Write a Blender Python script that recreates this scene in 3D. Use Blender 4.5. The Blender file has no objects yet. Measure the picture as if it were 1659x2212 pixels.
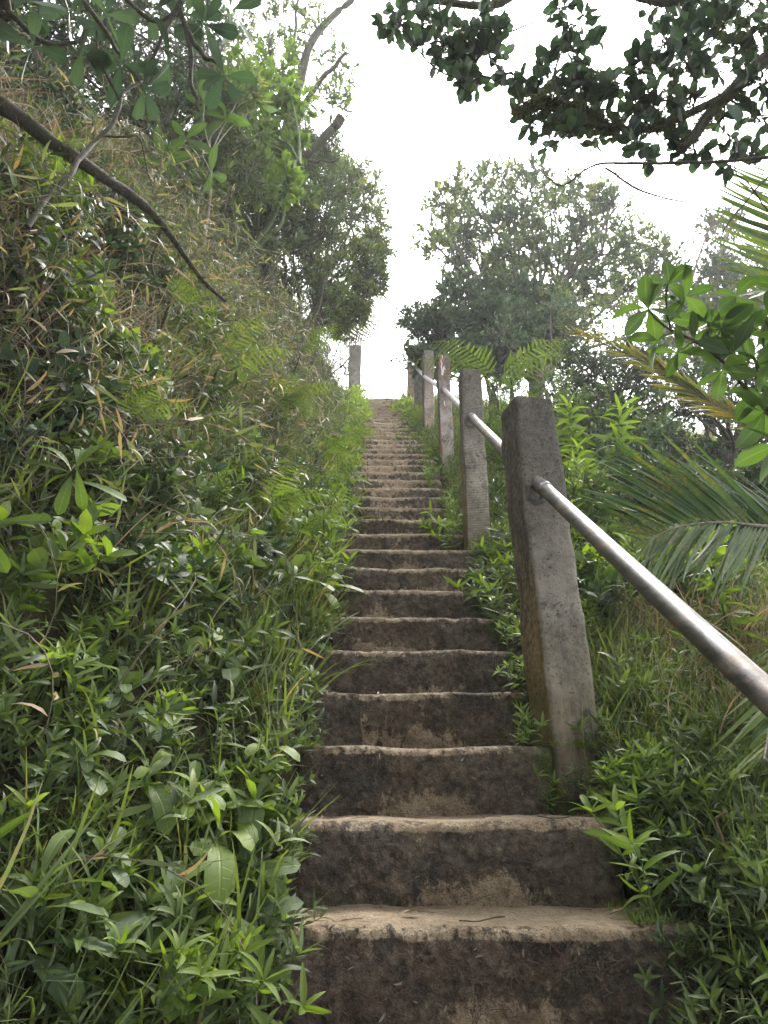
import bpy, math, random
import numpy as np
from mathutils import Vector, Matrix
C = bpy.context.scene
COL = C.collection
rng = np.random.default_rng(7)
PI = math.pi

# ------------------------------------------------------------------ camera
F = 1450.0                      # focal length in pixels of a 1659 x 2212 picture
TH = math.radians(21.9); YAW = math.radians(-1.45); ROLL = math.radians(0.0)
CZ = 1.60
TR, RS = 0.27, 0.27*0.7488      # tread, riser
D0, E0 = 6.304, 1.1057
Y0 = D0*TR; Z0 = CZ - E0*TR     # nosing of the first tread in view
NTOP = 37
YT = Y0 + NTOP*TR; ZT = Z0 + NTOP*RS
cam_d = bpy.data.cameras.new('camera'); cam = bpy.data.objects.new('camera', cam_d); COL.objects.link(cam)
cam.rotation_mode = 'XYZ'
Rc = Matrix.Rotation(YAW, 3, 'Z') @ Matrix.Rotation(PI/2 + TH, 3, 'X') @ Matrix.Rotation(ROLL, 3, 'Z')
cam.matrix_world = Matrix.Translation((0, 0, CZ)) @ Rc.to_4x4()
cam_d.sensor_fit = 'VERTICAL'; cam_d.sensor_height = 36.0; cam_d.lens = 36.0*F/2212.0
cam_d.clip_start = 0.02; cam_d.clip_end = 500
C.camera = cam
RcN = np.array(Rc)
def ray(px, py):
    return RcN @ np.array([(px-829.5)/F, -(py-1106.0)/F, -1.0])
def at_y(px, py, Y):
    d = ray(px, py); return np.array([0, 0, CZ]) + d*(Y/d[1])
def at_d(px, py, dep):          # depth along the viewing axis
    return np.array([0, 0, CZ]) + ray(px, py)*dep
def depth_of(P):
    return (np.atleast_2d(P) - np.array([0, 0, CZ])) @ (-RcN[:, 2])
def project(P):
    q = (np.atleast_2d(P) - np.array([0, 0, CZ])) @ RcN
    z = np.maximum(-q[:, 2], 1e-3)
    return 829.5 + F*q[:, 0]/z, 1106 - F*q[:, 1]/z, -q[:, 2]
XL = float(at_y(572, 2010, Y0)[0]); XR = float(at_y(1505, 2000, Y0)[0])
XM = (XL+XR)/2

# ------------------------------------------------------------------ noise
def _h(i, j, k, s):
    n = (i*73856093) ^ (j*19349663) ^ (k*83492791) ^ (s*2654435761)
    n = (n ^ (n >> 13)) * 1274126177 & 0x7fffffff
    n = (n ^ (n >> 16)) & 0xffff
    return n/32767.5 - 1.0
def noise(x, y=0.0, z=0.0, s=1):
    x, y, z = np.broadcast_arrays(np.asarray(x, float), np.asarray(y, float), np.asarray(z, float))
    i, j, k = np.floor(x).astype(np.int64), np.floor(y).astype(np.int64), np.floor(z).astype(np.int64)
    a, b, c = x-i, y-j, z-k
    a, b, c = [t*t*(3-2*t) for t in (a, b, c)]
    r = 0
    for di in (0, 1):
        for dj in (0, 1):
            for dk in (0, 1):
                r = r + _h(i+di, j+dj, k+dk, s)*(a if di else 1-a)*(b if dj else 1-b)*(c if dk else 1-c)
    return r
def fbm(x, y=0.0, z=0.0, s=1, o=4, g=.5):
    r, a = 0, 1.0
    for n in range(o):
        r = r + a*noise(np.asarray(x)*2**n, np.asarray(y)*2**n, np.asarray(z)*2**n, s+n); a *= g
    return r
def sm(e0, e1, x):
    t = np.clip((x-e0)/(e1-e0), 0, 1); return t*t*(3-2*t)
def norm(v):
    return v/np.maximum(np.linalg.norm(v, axis=-1, keepdims=True), 1e-9)

# ------------------------------------------------------------------ mesh accumulator
class G:
    def __init__(s): s.V = []; s.F = []; s.A = []; s.M = []; s.n = 0
    def add(s, V, Fc, A=None, m=0):
        V = np.asarray(V, np.float32).reshape(-1, 3); Fc = np.asarray(Fc, np.int64)
        if A is None: A = np.zeros((len(V), 3), np.float32)
        if Fc.shape[1] == 3: Fc = np.concatenate([Fc, np.full((len(Fc), 1), -1)], 1)
        s.V.append(V); s.A.append(np.asarray(A, np.float32)); s.F.append(np.where(Fc >= 0, Fc + s.n, -1))
        s.M.append(np.broadcast_to(np.asarray(m, np.int32), (len(Fc),)).copy()); s.n += len(V)
    def arrays(s):
        return (np.concatenate(s.V), np.concatenate(s.F), np.concatenate(s.A), np.concatenate(s.M))
    def inst(s, T, P, R, S=1.0, tint=0.0, m=None):
        V, Fc, A, M = T
        P = np.atleast_2d(P); n = len(P)
        if n == 0: return
        S = np.asarray(S, float); 
        if S.ndim == 0: S = np.full((n, 3), float(S))
        elif S.ndim == 1: S = np.repeat(S[:, None], 3, 1)
        W = np.einsum('nij,nvj->nvi', R, V[None]*S[:, None, :]) + P[:, None, :]
        A2 = np.repeat(A[None], n, 0).copy(); A2[:, :, 2] += np.broadcast_to(np.asarray(tint, float), (n,))[:, None]
        off = (np.arange(n)*len(V))[:, None, None]
        F2 = np.where(Fc[None] >= 0, Fc[None] + off, -1)
        s.add(W.reshape(-1, 3), F2.reshape(-1, 4), A2.reshape(-1, 3), np.tile(M if m is None else np.full(len(M), m), n))
def T_of(g): return g.arrays()
def mesh_of(name, g, mats, smooth=True):
    V, Fc, A, M = g.arrays()
    me = bpy.data.meshes.new(name)
    tri = Fc[:, 3] < 0
    tot = np.where(tri, 3, 4)
    idx = Fc.reshape(-1); idx = idx[idx >= 0]
    me.vertices.add(len(V)); me.vertices.foreach_set('co', V.reshape(-1).astype(np.float32))
    me.loops.add(len(idx)); me.loops.foreach_set('vertex_index', idx.astype(np.int32))
    me.polygons.add(len(Fc))
    me.polygons.foreach_set('loop_start', np.concatenate([[0], np.cumsum(tot)[:-1]]).astype(np.int32))
    me.polygons.foreach_set('loop_total', tot.astype(np.int32))
    for m in (mats if isinstance(mats, (list, tuple)) else [mats]): me.materials.append(m)
    me.polygons.foreach_set('material_index', M.astype(np.int32))
    me.polygons.foreach_set('use_smooth', np.full(len(Fc), smooth, bool))
    at = me.attributes.new('leaf', 'FLOAT_VECTOR', 'POINT'); at.data.foreach_set('vector', A.reshape(-1).astype(np.float32))
    me.update(calc_edges=True)
    return me
def obj(name, g, mats, parent=None, smooth=True, loc=None):
    me = g if isinstance(g, bpy.types.Mesh) else mesh_of(name, g, mats, smooth)
    o = bpy.data.objects.new(name, me); COL.objects.link(o)
    if parent: o.parent = parent
    if loc is not None: o.location = loc
    return o
def tag(o, label=None, cat=None, group=None, kind=None):
    if label: o['label'] = label
    if cat: o['category'] = cat
    if group: o['group'] = group
    if kind: o['kind'] = kind
    return o
def thing(name, label, cat, loc=(0, 0, 0), group=None):
    o = bpy.data.objects.new(name, None); COL.objects.link(o); o.location = [float(v) for v in loc]
    o.empty_display_size = .1
    return tag(o, label, cat, group)
def copy_tree(root, loc, rot=(0, 0, 0), sc=1.0, label=None, group=None):
    r = root.copy(); COL.objects.link(r); place(r, loc, rot, sc)
    if label: r['label'] = label
    if group: r['group'] = group
    for ch in root.children:
        c = ch.copy(); COL.objects.link(c); c.parent = r
        for g2 in ch.children:
            d = g2.copy(); COL.objects.link(d); d.parent = c
    return r
def place(r, loc, rot=(0, 0, 0), sc=1.0):
    r.location = [float(v) for v in loc]; r.scale = (float(sc),)*3
    if isinstance(rot, Matrix): r.rotation_mode = 'QUATERNION'; r.rotation_quaternion = rot.to_quaternion()
    else: r.rotation_euler = rot

# ------------------------------------------------------------------ basic shapes
def basis(d, nrm):
    d = norm(d); x = norm(np.cross(d, nrm)); z = np.cross(x, d)
    return np.stack([x, d, z], -1)           # columns: x, along, normal
def tubes(g, P, Rd, sides=5, m=0, tint=0.0, cap=True):
    P = np.asarray(P, float)
    if P.ndim == 2: P = P[None]
    M_, n, _ = P.shape
    Rd = np.asarray(Rd, float)
    if Rd.ndim == 1: Rd = np.repeat(Rd[None], M_, 0)
    T = np.gradient(P, axis=1); T = norm(T)
    ref = np.array([0.31, 0.17, 0.93]); ref2 = np.array([.93, .2, .1])
    X = np.cross(T, ref); bad = np.linalg.norm(X, axis=-1, keepdims=True) < .25
    X = norm(np.where(bad, np.cross(T, ref2), X)); Yv = np.cross(T, X)
    a = np.arange(sides)*2*PI/sides
    V = P[:, :, None, :] + Rd[:, :, None, None]*(X[:, :, None, :]*np.cos(a)[None, None, :, None] + Yv[:, :, None, :]*np.sin(a)[None, None, :, None])
    V = V.reshape(M_, n*sides, 3)
    i, j = np.meshgrid(np.arange(n-1), np.arange(sides), indexing='ij'); i = i.reshape(-1); j = j.reshape(-1); j2 = (j+1) % sides
    Fc = np.stack([i*sides+j, i*sides+j2, (i+1)*sides+j2, (i+1)*sides+j], 1)
    F2 = (Fc[None] + (np.arange(M_)*n*sides)[:, None, None]).reshape(-1, 4)
    A = np.zeros((M_, n*sides, 3)); A[:, :, 0] = 1; A[:, :, 1] = np.repeat(np.arange(n)/(n-1), sides)[None]; A[:, :, 2] = np.broadcast_to(np.asarray(tint, float), (M_,))[:, None]
    g.add(V.reshape(-1, 3), F2, A.reshape(-1, 3), m)
    if cap:
        for end in (0, n-1):
            cpt = P[:, end]; base = V[:, end*sides:(end+1)*sides]
            W = np.concatenate([base, cpt[:, None]], 1)
            f = np.stack([np.arange(sides), (np.arange(sides)+1) % sides, np.full(sides, sides)], 1)
            if end == 0: f = f[:, ::-1]
            f2 = (f[None] + (np.arange(M_)*(sides+1))[:, None, None]).reshape(-1, 3)
            g.add(W.reshape(-1, 3), f2, np.tile([1, end/(n-1), 0.], (M_*(sides+1), 1)), m)
def spline(pts, n=24):
    pts = np.asarray(pts, float); k = len(pts)
    if k == 2: return pts[0] + (pts[1]-pts[0])*np.linspace(0, 1, n)[:, None]
    p = np.concatenate([[2*pts[0]-pts[1]], pts, [2*pts[-1]-pts[-2]]])
    t = np.linspace(0, k-1-1e-6, n); i = t.astype(int); u = (t-i)[:, None]
    a, b, c, d = p[i], p[i+1], p[i+2], p[i+3]
    return .5*((2*b)+(-a+c)*u+(2*a-5*b+4*c-d)*u*u+(-a+3*b-3*c+d)*u**3)
def wob(P, amp, f=3.0, s=11):
    t = np.arange(len(P))/len(P)*f
    return P + amp*np.stack([noise(t, 0, s), noise(t, 5, s), noise(t, 9, s)], 1)

# ------------------------------------------------------------------ materials
def nmat(name):
    m = bpy.data.materials.new(name); m.use_nodes = True
    nt = m.node_tree; nt.nodes.clear(); out = nt.nodes.new('ShaderNodeOutputMaterial')
    return m, nt, out
class N:
    def __init__(s, nt): s.nt = nt
    def __call__(s, t, ins=None, **kw):
        n = s.nt.nodes.new('ShaderNode'+t)
        for k, v in kw.items(): setattr(n, k, v)
        for k, v in (ins or {}).items():
            if isinstance(v, bpy.types.NodeSocket): s.nt.links.new(v, n.inputs[k])
            else: n.inputs[k].default_value = v
        return n
    def ramp(s, fac, stops, interp='LINEAR'):
        n = s.nt.nodes.new('ShaderNodeValToRGB'); s.nt.links.new(fac, n.inputs[0]); cr = n.color_ramp; cr.interpolation = interp
        while len(cr.elements) < len(stops): cr.elements.new(.5)
        for e, (p, c) in zip(cr.elements, stops): e.position = p; e.color = (*c, 1) if len(c) == 3 else c
        return n.outputs[0]
    def mth(s, op, a, b=0.0, c=None, clamp=False):
        n = s.nt.nodes.new('ShaderNodeMath'); n.operation = op; n.use_clamp = clamp
        for i, v in enumerate((a, b, c)):
            if v is None: continue
            if isinstance(v, bpy.types.NodeSocket): s.nt.links.new(v, n.inputs[i])
            else: n.inputs[i].default_value = v
        return n.outputs[0]
    def mix(s, fac, a, b, blend='MIX'):
        n = s.nt.nodes.new('ShaderNodeMix'); n.data_type = 'RGBA'; n.blend_type = blend
        for i, v in ((0, fac), (6, a), (7, b)):
            if isinstance(v, bpy.types.NodeSocket): s.nt.links.new(v, n.inputs[i])
            elif i == 0: n.inputs[0].default_value = v
            else: n.inputs[i].default_value = (*v, 1)
        return n.outputs[2]
    def mr(s, v, a, b, c=0.0, d=1.0, smooth=False):
        n = s.nt.nodes.new('ShaderNodeMapRange'); n.interpolation_type = 'SMOOTHSTEP' if smooth else 'LINEAR'
        s.nt.links.new(v, n.inputs[0])
        for i, q in enumerate((a, b, c, d)): n.inputs[1+i].default_value = q
        return n.outputs[0]
    def noise(s, scale, detail=4, rough=.6, vec=None, dist=0.0):
        n = s.nt.nodes.new('ShaderNodeTexNoise'); n.inputs['Scale'].default_value = scale; n.inputs['Detail'].default_value = detail
        n.inputs['Roughness'].default_value = rough; n.inputs['Distortion'].default_value = dist
        if vec is not None: s.nt.links.new(vec, n.inputs['Vector'])
        return n.outputs[0]

def leaf_mat(name, stops, trans=.38, tcol=(1.25, 1.35, .55), rough=.5, vein=.35, nlat=9, vslope=.35, spots=0.0, spotcol=(.5, .25, .02), back=.12):
    m, nt, out = nmat(name); n = N(nt)
    at = n('Attribute', attribute_name='leaf'); sp = n('SeparateXYZ', {0: at.outputs['Vector']})
    x, y, tnt = sp.outputs[0], sp.outputs[1], sp.outputs[2]
    pos = n('NewGeometry').outputs['Position']
    nz = n.noise(14, 3, .6, pos)
    tt = n.mth('ADD', tnt, n.mth('MULTIPLY', n.mth('SUBTRACT', nz, .5), .5), clamp=True)
    col = n.ramp(tt, stops)
    ax = n.mth('ABSOLUTE', x)
    mid = n.mr(ax, .0, .12, 1, 0, True)
    lat = n.mth('SUBTRACT', n.mth('MULTIPLY', y, nlat), n.mth('MULTIPLY', ax, vslope*nlat*.35))
    lat = n.mth('ABSOLUTE', n.mth('SUBTRACT', n.mth('FRACT', lat), .5))
    lat = n.mr(lat, .0, .10, .55, 0, True)
    v = n.mth('MAXIMUM', mid, lat)
    if vein: col = n.mix(n.mth('MULTIPLY', v, vein), col, (.30, .36, .14))
    if spots:
        sn = n.noise(70, 3, .7, pos); sn2 = n.noise(5, 2, .5, pos)
        f = n.mth('MULTIPLY', n.mr(sn, .5, .6), n.mr(sn2, .40, .58)); f = n.mth('MULTIPLY', f, spots)
        col = n.mix(f, col, spotcol)
    bf = n('NewGeometry').outputs['Backfacing']
    colb = n.mix(n.mth('MULTIPLY', bf, back*2), col, (.30, .36, .22))
    bump = n('Bump', {'Strength': .35, 'Distance': .004, 'Height': n.mth('ADD', n.mth('MULTIPLY', v, -.6), n.mth('MULTIPLY', nz, .6))})
    pb = n('BsdfPrincipled', {'Base Color': colb, 'Roughness': rough, 'Normal': bump.outputs[0]})
    pb.inputs['Specular IOR Level'].default_value = .42
    tc = n.mix(1.0, col, tcol, 'MULTIPLY')
    tr = n('BsdfTranslucent', {'Color': tc})
    ms = n('MixShader', {0: trans, 1: pb.outputs[0], 2: tr.outputs[0]})
    nt.links.new(ms.outputs[0], out.inputs[0])
    return m
def bark_mat(name, dark, light, moss=0.0, scale=18, mosscol=(.055, .075, .018)):
    m, nt, out = nmat(name); n = N(nt)
    pos = n('NewGeometry').outputs['Position']
    a = n.noise(scale, 6, .7, pos); b = n.noise(scale*3.3, 4, .7, pos); c = n.noise(4.5, 3, .6, pos)
    col = n.ramp(n.mth('ADD', n.mth('MULTIPLY', a, .7), n.mth('MULTIPLY', b, .3)), [(.35, dark), (.62, light)])
    if moss:
        col = n.mix(n.mth('MULTIPLY', n.mr(c, .42, .56), moss), col, mosscol)
    bump = n('Bump', {'Strength': .8, 'Distance': .012, 'Height': n.mth('ADD', a, n.mth('MULTIPLY', b, .5))})
    pb = n('BsdfPrincipled', {'Base Color': col, 'Roughness': .85, 'Normal': bump.outputs[0]})
    nt.links.new(pb.outputs[0], out.inputs[0])
    return m

def step_mat():
    m, nt, out = nmat('weathered_step_concrete'); n = N(nt)
    at = n('Attribute', attribute_name='leaf'); sp = n('SeparateXYZ', {0: at.outputs['Vector']})
    wear_light, dirt, moss = sp.outputs          # wear: bare tan concrete plus painted skylight and haze, dirt: crust, moss
    pos = n('NewGeometry').outputs['Position']
    st = n('Mapping', {0: pos, 3: (1, 1, .35)}).outputs[0]
    a = n.noise(9, 6, .65, pos); b = n.noise(42, 5, .7, pos); c = n.noise(150, 3, .7, pos); d = n.noise(16, 5, .7, st, .6)
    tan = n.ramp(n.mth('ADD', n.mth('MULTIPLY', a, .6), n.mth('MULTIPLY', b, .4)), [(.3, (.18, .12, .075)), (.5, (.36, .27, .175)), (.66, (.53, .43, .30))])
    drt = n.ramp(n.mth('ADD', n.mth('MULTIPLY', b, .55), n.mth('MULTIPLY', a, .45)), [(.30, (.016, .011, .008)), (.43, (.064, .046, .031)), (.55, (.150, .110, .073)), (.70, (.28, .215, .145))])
    f = n.mr(n.mth('ADD', wear_light, n.mth('ADD', n.mth('MULTIPLY', n.mth('SUBTRACT', d, .5), 1.7), n.mth('MULTIPLY', n.mth('SUBTRACT', b, .5), .9))), .34, .60, smooth=True)
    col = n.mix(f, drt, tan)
    blk = n.noise(5.5, 5, .72, n('Mapping', {0: pos, 1: (9, 2, 4)}).outputs[0], .5)
    col = n.mix(n.mth('MULTIPLY', n.mr(n.mth('ADD', blk, n.mth('MULTIPLY', dirt, .05)), .555, .60, smooth=True), n.mth('SUBTRACT', .70, n.mth('MULTIPLY', f, .8))), col, (.016, .012, .009))
    vo = nt.nodes.new('ShaderNodeTexVoronoi'); vo.feature = 'DISTANCE_TO_EDGE'; vo.inputs['Scale'].default_value = 46; nt.links.new(pos, vo.inputs['Vector'])
    e_ = n.noise(230, 3, .75, pos); gr = n.mr(e_, .56, .66)
    col = n.mix(n.mth('MULTIPLY', gr, .55), col, (.30, .235, .16)); pit = n.mr(c, .54, .60); col = n.mix(n.mth('MULTIPLY', pit, .42), col, (.018, .013, .009))
    crk = n.mth('MULTIPLY', n.mr(vo.outputs['Distance'], .0, .035, 1, 0), n.mr(a, .46, .56)); col = n.mix(n.mth('MULTIPLY', crk, .6), col, (.012, .009, .007))
    tn = n.noise(2.3, 3, .6, pos); col = n.mix(n.mth('MULTIPLY', n.mr(tn, .40, .62, .0, .35), n.mth('SUBTRACT', 1.0, f)), col, n.ramp(b, [(.35, (.05, .045, .038)), (.65, (.24, .215, .18))]))
    mf = n.mr(n.mth('ADD', moss, n.mth('MULTIPLY', n.mth('SUBTRACT', b, .5), 1.1)), .5, .72)
    gcol = n.ramp(c, [(.35, (.018, .03, .008)), (.65, (.10, .14, .025))])
    col = n.mix(mf, col, gcol)
    hgt = n.mth('ADD', n.mth('MULTIPLY', a, .7), n.mth('ADD', n.mth('MULTIPLY', b, .6), n.mth('ADD', n.mth('MULTIPLY', c, .32), n.mth('MULTIPLY', e_, .16))))
    bump = n('Bump', {'Strength': 1.0, 'Distance': .035, 'Height': hgt})
    rg = n.mr(b, .3, .7, .95, .6)
    pb = n('BsdfPrincipled', {'Base Color': col, 'Roughness': rg, 'Normal': bump.outputs[0]}); pb.inputs['Specular IOR Level'].default_value = .35
    nt.links.new(pb.outputs[0], out.inputs[0]); return m

def post_mat(name, base=(.24, .215, .18), lines=0.0, rust=0.0, seed=0.0, darktop=1.0):
    m, nt, out = nmat(name); n = N(nt)
    at = n('Attribute', attribute_name='leaf'); sp = n('SeparateXYZ', {0: at.outputs['Vector']})
    side, h, ed = sp.outputs                # side: 1 on the face towards the steps, h: height 0..1, ed: edge nearness
    tc = n('TexCoord').outputs['Object']
    pos = n('Mapping', {0: tc, 1: (seed, seed*2, 0)}).outputs[0]
    stp = n('Mapping', {0: pos, 3: (1, 1, .22)}).outputs[0]
    a = n.noise(7, 5, .65, pos); b = n.noise(50, 5, .7, pos); s = n.noise(22, 5, .7, stp); c = n.noise(170, 3, .7, pos)
    col = n.ramp(n.mth('ADD', n.mth('MULTIPLY', a, .5), n.mth('ADD', n.mth('MULTIPLY', s, .25), n.mth('MULTIPLY', b, .25))), [(.36, tuple(.32*v for v in base)), (.49, base), (.62, tuple(min(1, 1.7*v) for v in base))])
    # black crust towards the weathered head
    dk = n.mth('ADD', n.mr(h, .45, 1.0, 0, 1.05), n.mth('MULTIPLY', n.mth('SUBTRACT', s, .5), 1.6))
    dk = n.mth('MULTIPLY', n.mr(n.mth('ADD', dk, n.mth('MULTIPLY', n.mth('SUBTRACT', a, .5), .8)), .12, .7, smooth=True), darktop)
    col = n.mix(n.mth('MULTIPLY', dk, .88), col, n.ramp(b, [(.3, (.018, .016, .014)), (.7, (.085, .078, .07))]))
    gr2 = n.noise(210, 3, .75, pos); col = n.mix(n.mr(gr2, .54, .64, 0, .35), col, tuple(min(1, 1.9*v) for v in base)); pit = n.mr(n.noise(95, 2, .5, pos), .62, .66); col = n.mix(n.mth('MULTIPLY', pit, .7), col, (.02, .018, .015))
    # damp brown foot
    ft = n.mr(n.mth('ADD', h, n.mth('MULTIPLY', n.mth('SUBTRACT', a, .5), .5)), .05, .35, .75, 0)
    col = n.mix(ft, col, n.ramp(s, [(.35, (.05, .038, .022)), (.65, (.19, .15, .085))]))
    # blotches
    bl = n.mr(n.noise(11, 3, .55, n('Mapping', {0: pos, 1: (3, 7, 1)}).outputs[0], .8), .63, .68)
    col = n.mix(n.mth('MULTIPLY', bl, .6), col, (.035, .032, .024))
    # ochre lichen runs on the side face
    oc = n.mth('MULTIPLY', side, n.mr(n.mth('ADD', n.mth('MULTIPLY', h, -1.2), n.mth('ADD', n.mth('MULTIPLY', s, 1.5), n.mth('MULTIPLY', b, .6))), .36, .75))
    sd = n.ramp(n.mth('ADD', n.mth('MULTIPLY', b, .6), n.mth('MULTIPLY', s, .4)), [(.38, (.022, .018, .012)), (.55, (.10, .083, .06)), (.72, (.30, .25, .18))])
    col = n.mix(n.mth('MULTIPLY', side, .8), col, sd)  # darker side face: the bank's shade painted into the colour
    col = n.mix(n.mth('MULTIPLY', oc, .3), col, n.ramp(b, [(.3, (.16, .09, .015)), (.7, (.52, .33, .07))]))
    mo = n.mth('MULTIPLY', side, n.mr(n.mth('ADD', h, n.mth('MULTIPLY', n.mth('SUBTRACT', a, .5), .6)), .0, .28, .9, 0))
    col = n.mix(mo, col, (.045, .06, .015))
    if rust:
        rn = n.noise(9, 5, .7, n('Mapping', {0: pos, 3: (2, 2, .45)}).outputs[0])
        col = n.mix(n.mr(rn, .54, .58, 0, rust), col, n.ramp(b, [(.4, (.16, .065, .035)), (.6, (.30, .14, .08))]))
        col = n.mix(n.mr(rn, .62, .64, 0, rust), col, (.55, .54, .52))
    hgt = n.mth('ADD', n.mth('MULTIPLY', b, .6), n.mth('ADD', n.mth('MULTIPLY', c, .3), n.mth('MULTIPLY', s, .5)))
    if lines:
        z = n('SeparateXYZ', {0: tc}).outputs[2]
        w = n.mth('SINE', n.mth('ADD', n.mth('MULTIPLY', z, 560.0), n.mth('MULTIPLY', b, 2.0)))
        hgt = n.mth('ADD', hgt, n.mth('MULTIPLY', w, .35*lines))
        col = n.mix(n.mr(w, .3, 1, 0, .22*lines), col, (.07, .06, .05))
    bump = n('Bump', {'Strength': .7, 'Distance': .006, 'Height': hgt})
    pb = n('BsdfPrincipled', {'Base Color': col, 'Roughness': .88, 'Normal': bump.outputs[0]}); pb.inputs['Specular IOR Level'].default_value = .3
    nt.links.new(pb.outputs[0], out.inputs[0]); return m

def metal_mat():
    m, nt, out = nmat('worn_galvanised_steel'); n = N(nt)
    tc = n('TexCoord').outputs['Object']
    st = n('Mapping', {0: tc, 2: (-.642, 0, 0), 3: (1, .12, 1)}).outputs[0]
    a = n.noise(30, 5, .7, st); b = n.noise(7, 4, .6, tc); c = n.noise(120, 3, .7, tc)
    col = n.ramp(a, [(.3, (.12, .115, .115)), (.6, (.27, .262, .26))])
    rf = n.mth('MULTIPLY', n.mr(n.mth('ADD', n.mth('MULTIPLY', a, .55), n.mth('MULTIPLY', b, .55)), .53, .66), .65)
    col = n.mix(rf, col, n.ramp(c, [(.35, (.16, .085, .05)), (.65, (.34, .22, .15))]))
    sc = n.noise(42, 3, .7, n('Mapping', {0: tc, 1: (4, 1, 2)}).outputs[0]); f2 = n.mr(n.mth('ADD', n.mth('MULTIPLY', sc, .6), n.mth('MULTIPLY', b, .4)), .62, .65)
    col = n.mix(n.mth('MULTIPLY', f2, .7), col, (.08, .07, .065))
    bump = n('Bump', {'Strength': .25, 'Distance': .002, 'Height': n.mth('ADD', a, c)})
    pb = n('BsdfPrincipled', {'Base Color': col, 'Metallic': n.mth('SUBTRACT', .85, rf), 'Roughness': n.mr(b, .3, .7, .34, .60), 'Normal': bump.outputs[0]})
    nt.links.new(pb.outputs[0], out.inputs[0]); return m

def soil_mat():
    m, nt, out = nmat('dark_mossy_soil'); n = N(nt)
    pos = n('NewGeometry').outputs['Position']
    a = n.noise(2.2, 6, .7, pos); b = n.noise(14, 6, .7, pos); c = n.noise(60, 4, .7, pos)
    col = n.ramp(b, [(.3, (.010, .007, .005)), (.5, (.035, .024, .015)), (.68, (.085, .06, .036))])
    mo = n.mr(n.mth('ADD', n.mth('MULTIPLY', a, .6), n.mth('MULTIPLY', b, .4)), .46, .58)
    col = n.mix(n.mth('MULTIPLY', mo, .75), col, n.ramp(c, [(.35, (.012, .020, .005)), (.65, (.055, .075, .014))]))
    bump = n('Bump', {'Strength': 1.0, 'Distance': .03, 'Height': n.mth('ADD', b, n.mth('MULTIPLY', c, .4))})
    pb = n('BsdfPrincipled', {'Base Color': col, 'Roughness': .95, 'Normal': bump.outputs[0]}); pb.inputs['Specular IOR Level'].default_value = .2
    nt.links.new(pb.outputs[0], out.inputs[0]); return m
M_step = step_mat(); M_soil = soil_mat(); M_metal = metal_mat()

# ------------------------------------------------------------------ light
w = bpy.data.worlds.new('World'); C.world = w; w.use_nodes = True
wn = w.node_tree; wn.nodes.clear(); n = N(wn)
sky = n('TexSky'); sky.sky_type = 'NISHITA'; sky.sun_disc = False
SUN_EL, SUN_AZ = math.radians(52), math.radians(24)      # azimuth from +Y towards +X
sky.sun_elevation = SUN_EL; sky.sun_rotation = SUN_AZ; sky.air_density = 1.5; sky.dust_density = 6.0
hs = n('HueSaturation', {'Saturation': .12, 'Value': 1.0, 'Color': sky.outputs[0]})
cloud = n.mix(1.0, hs.outputs[0], (9.0, 9.3, 9.7), 'ADD')    # white overcast layer over the sky
bg = n('Background', {'Color': cloud, 'Strength': .085}); wo = n('OutputWorld'); wn.links.new(bg.outputs[0], wo.inputs[0])
sd = bpy.data.lights.new('sun', 'SUN'); sd.energy = 4.2; sd.angle = math.radians(22); sd.color = (1, .95, .86)
so = bpy.data.objects.new('sun', sd); COL.objects.link(so)
sv = Vector((math.sin(SUN_AZ)*math.cos(SUN_EL), math.cos(SUN_AZ)*math.cos(SUN_EL), math.sin(SUN_EL)))
so.rotation_euler = sv.to_track_quat('Z', 'Y').to_euler(); so.location = sv*40
C.view_settings.view_transform = 'Standard'; C.view_settings.look = 'None'; C.view_settings.gamma = 1.0
C.view_settings.exposure = 1.62
C.cycles.max_bounces = 6; C.cycles.diffuse_bounces = 3; C.cycles.glossy_bounces = 2; C.cycles.transmission_bounces = 4
C.cycles.use_denoising = True; C.cycles.caustics_reflective = False; C.cycles.caustics_refractive = False
C.cycles.sample_clamp_indirect = 6.0

HAZE = .003
if HAZE:
    hm, nt_, out_ = nmat('mist'); hv = nt_.nodes.new('ShaderNodeVolumePrincipled'); hv.inputs['Color'].default_value = (.95, .97, 1, 1); hv.inputs['Density'].default_value = HAZE; hv.inputs['Anisotropy'].default_value = .3
    nt_.links.new(hv.outputs[0], out_.inputs['Volume'])
    hg = G(); x0, x1, y0_, y1_, z0_, z1_ = -72, 72, -62, 92, -75, 60
    hg.add([(x, y, z) for z in (z0_, z1_) for x, y in ((x0, y0_), (x1, y0_), (x1, y1_), (x0, y1_))], [(0, 3, 2, 1), (4, 5, 6, 7), (0, 1, 5, 4), (1, 2, 6, 5), (2, 3, 7, 6), (3, 0, 4, 7)])
    hz = obj('haze', hg, hm, smooth=False); tag(hz, 'thin white mist in the air over the hillside', 'haze', kind='stuff')
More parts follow.
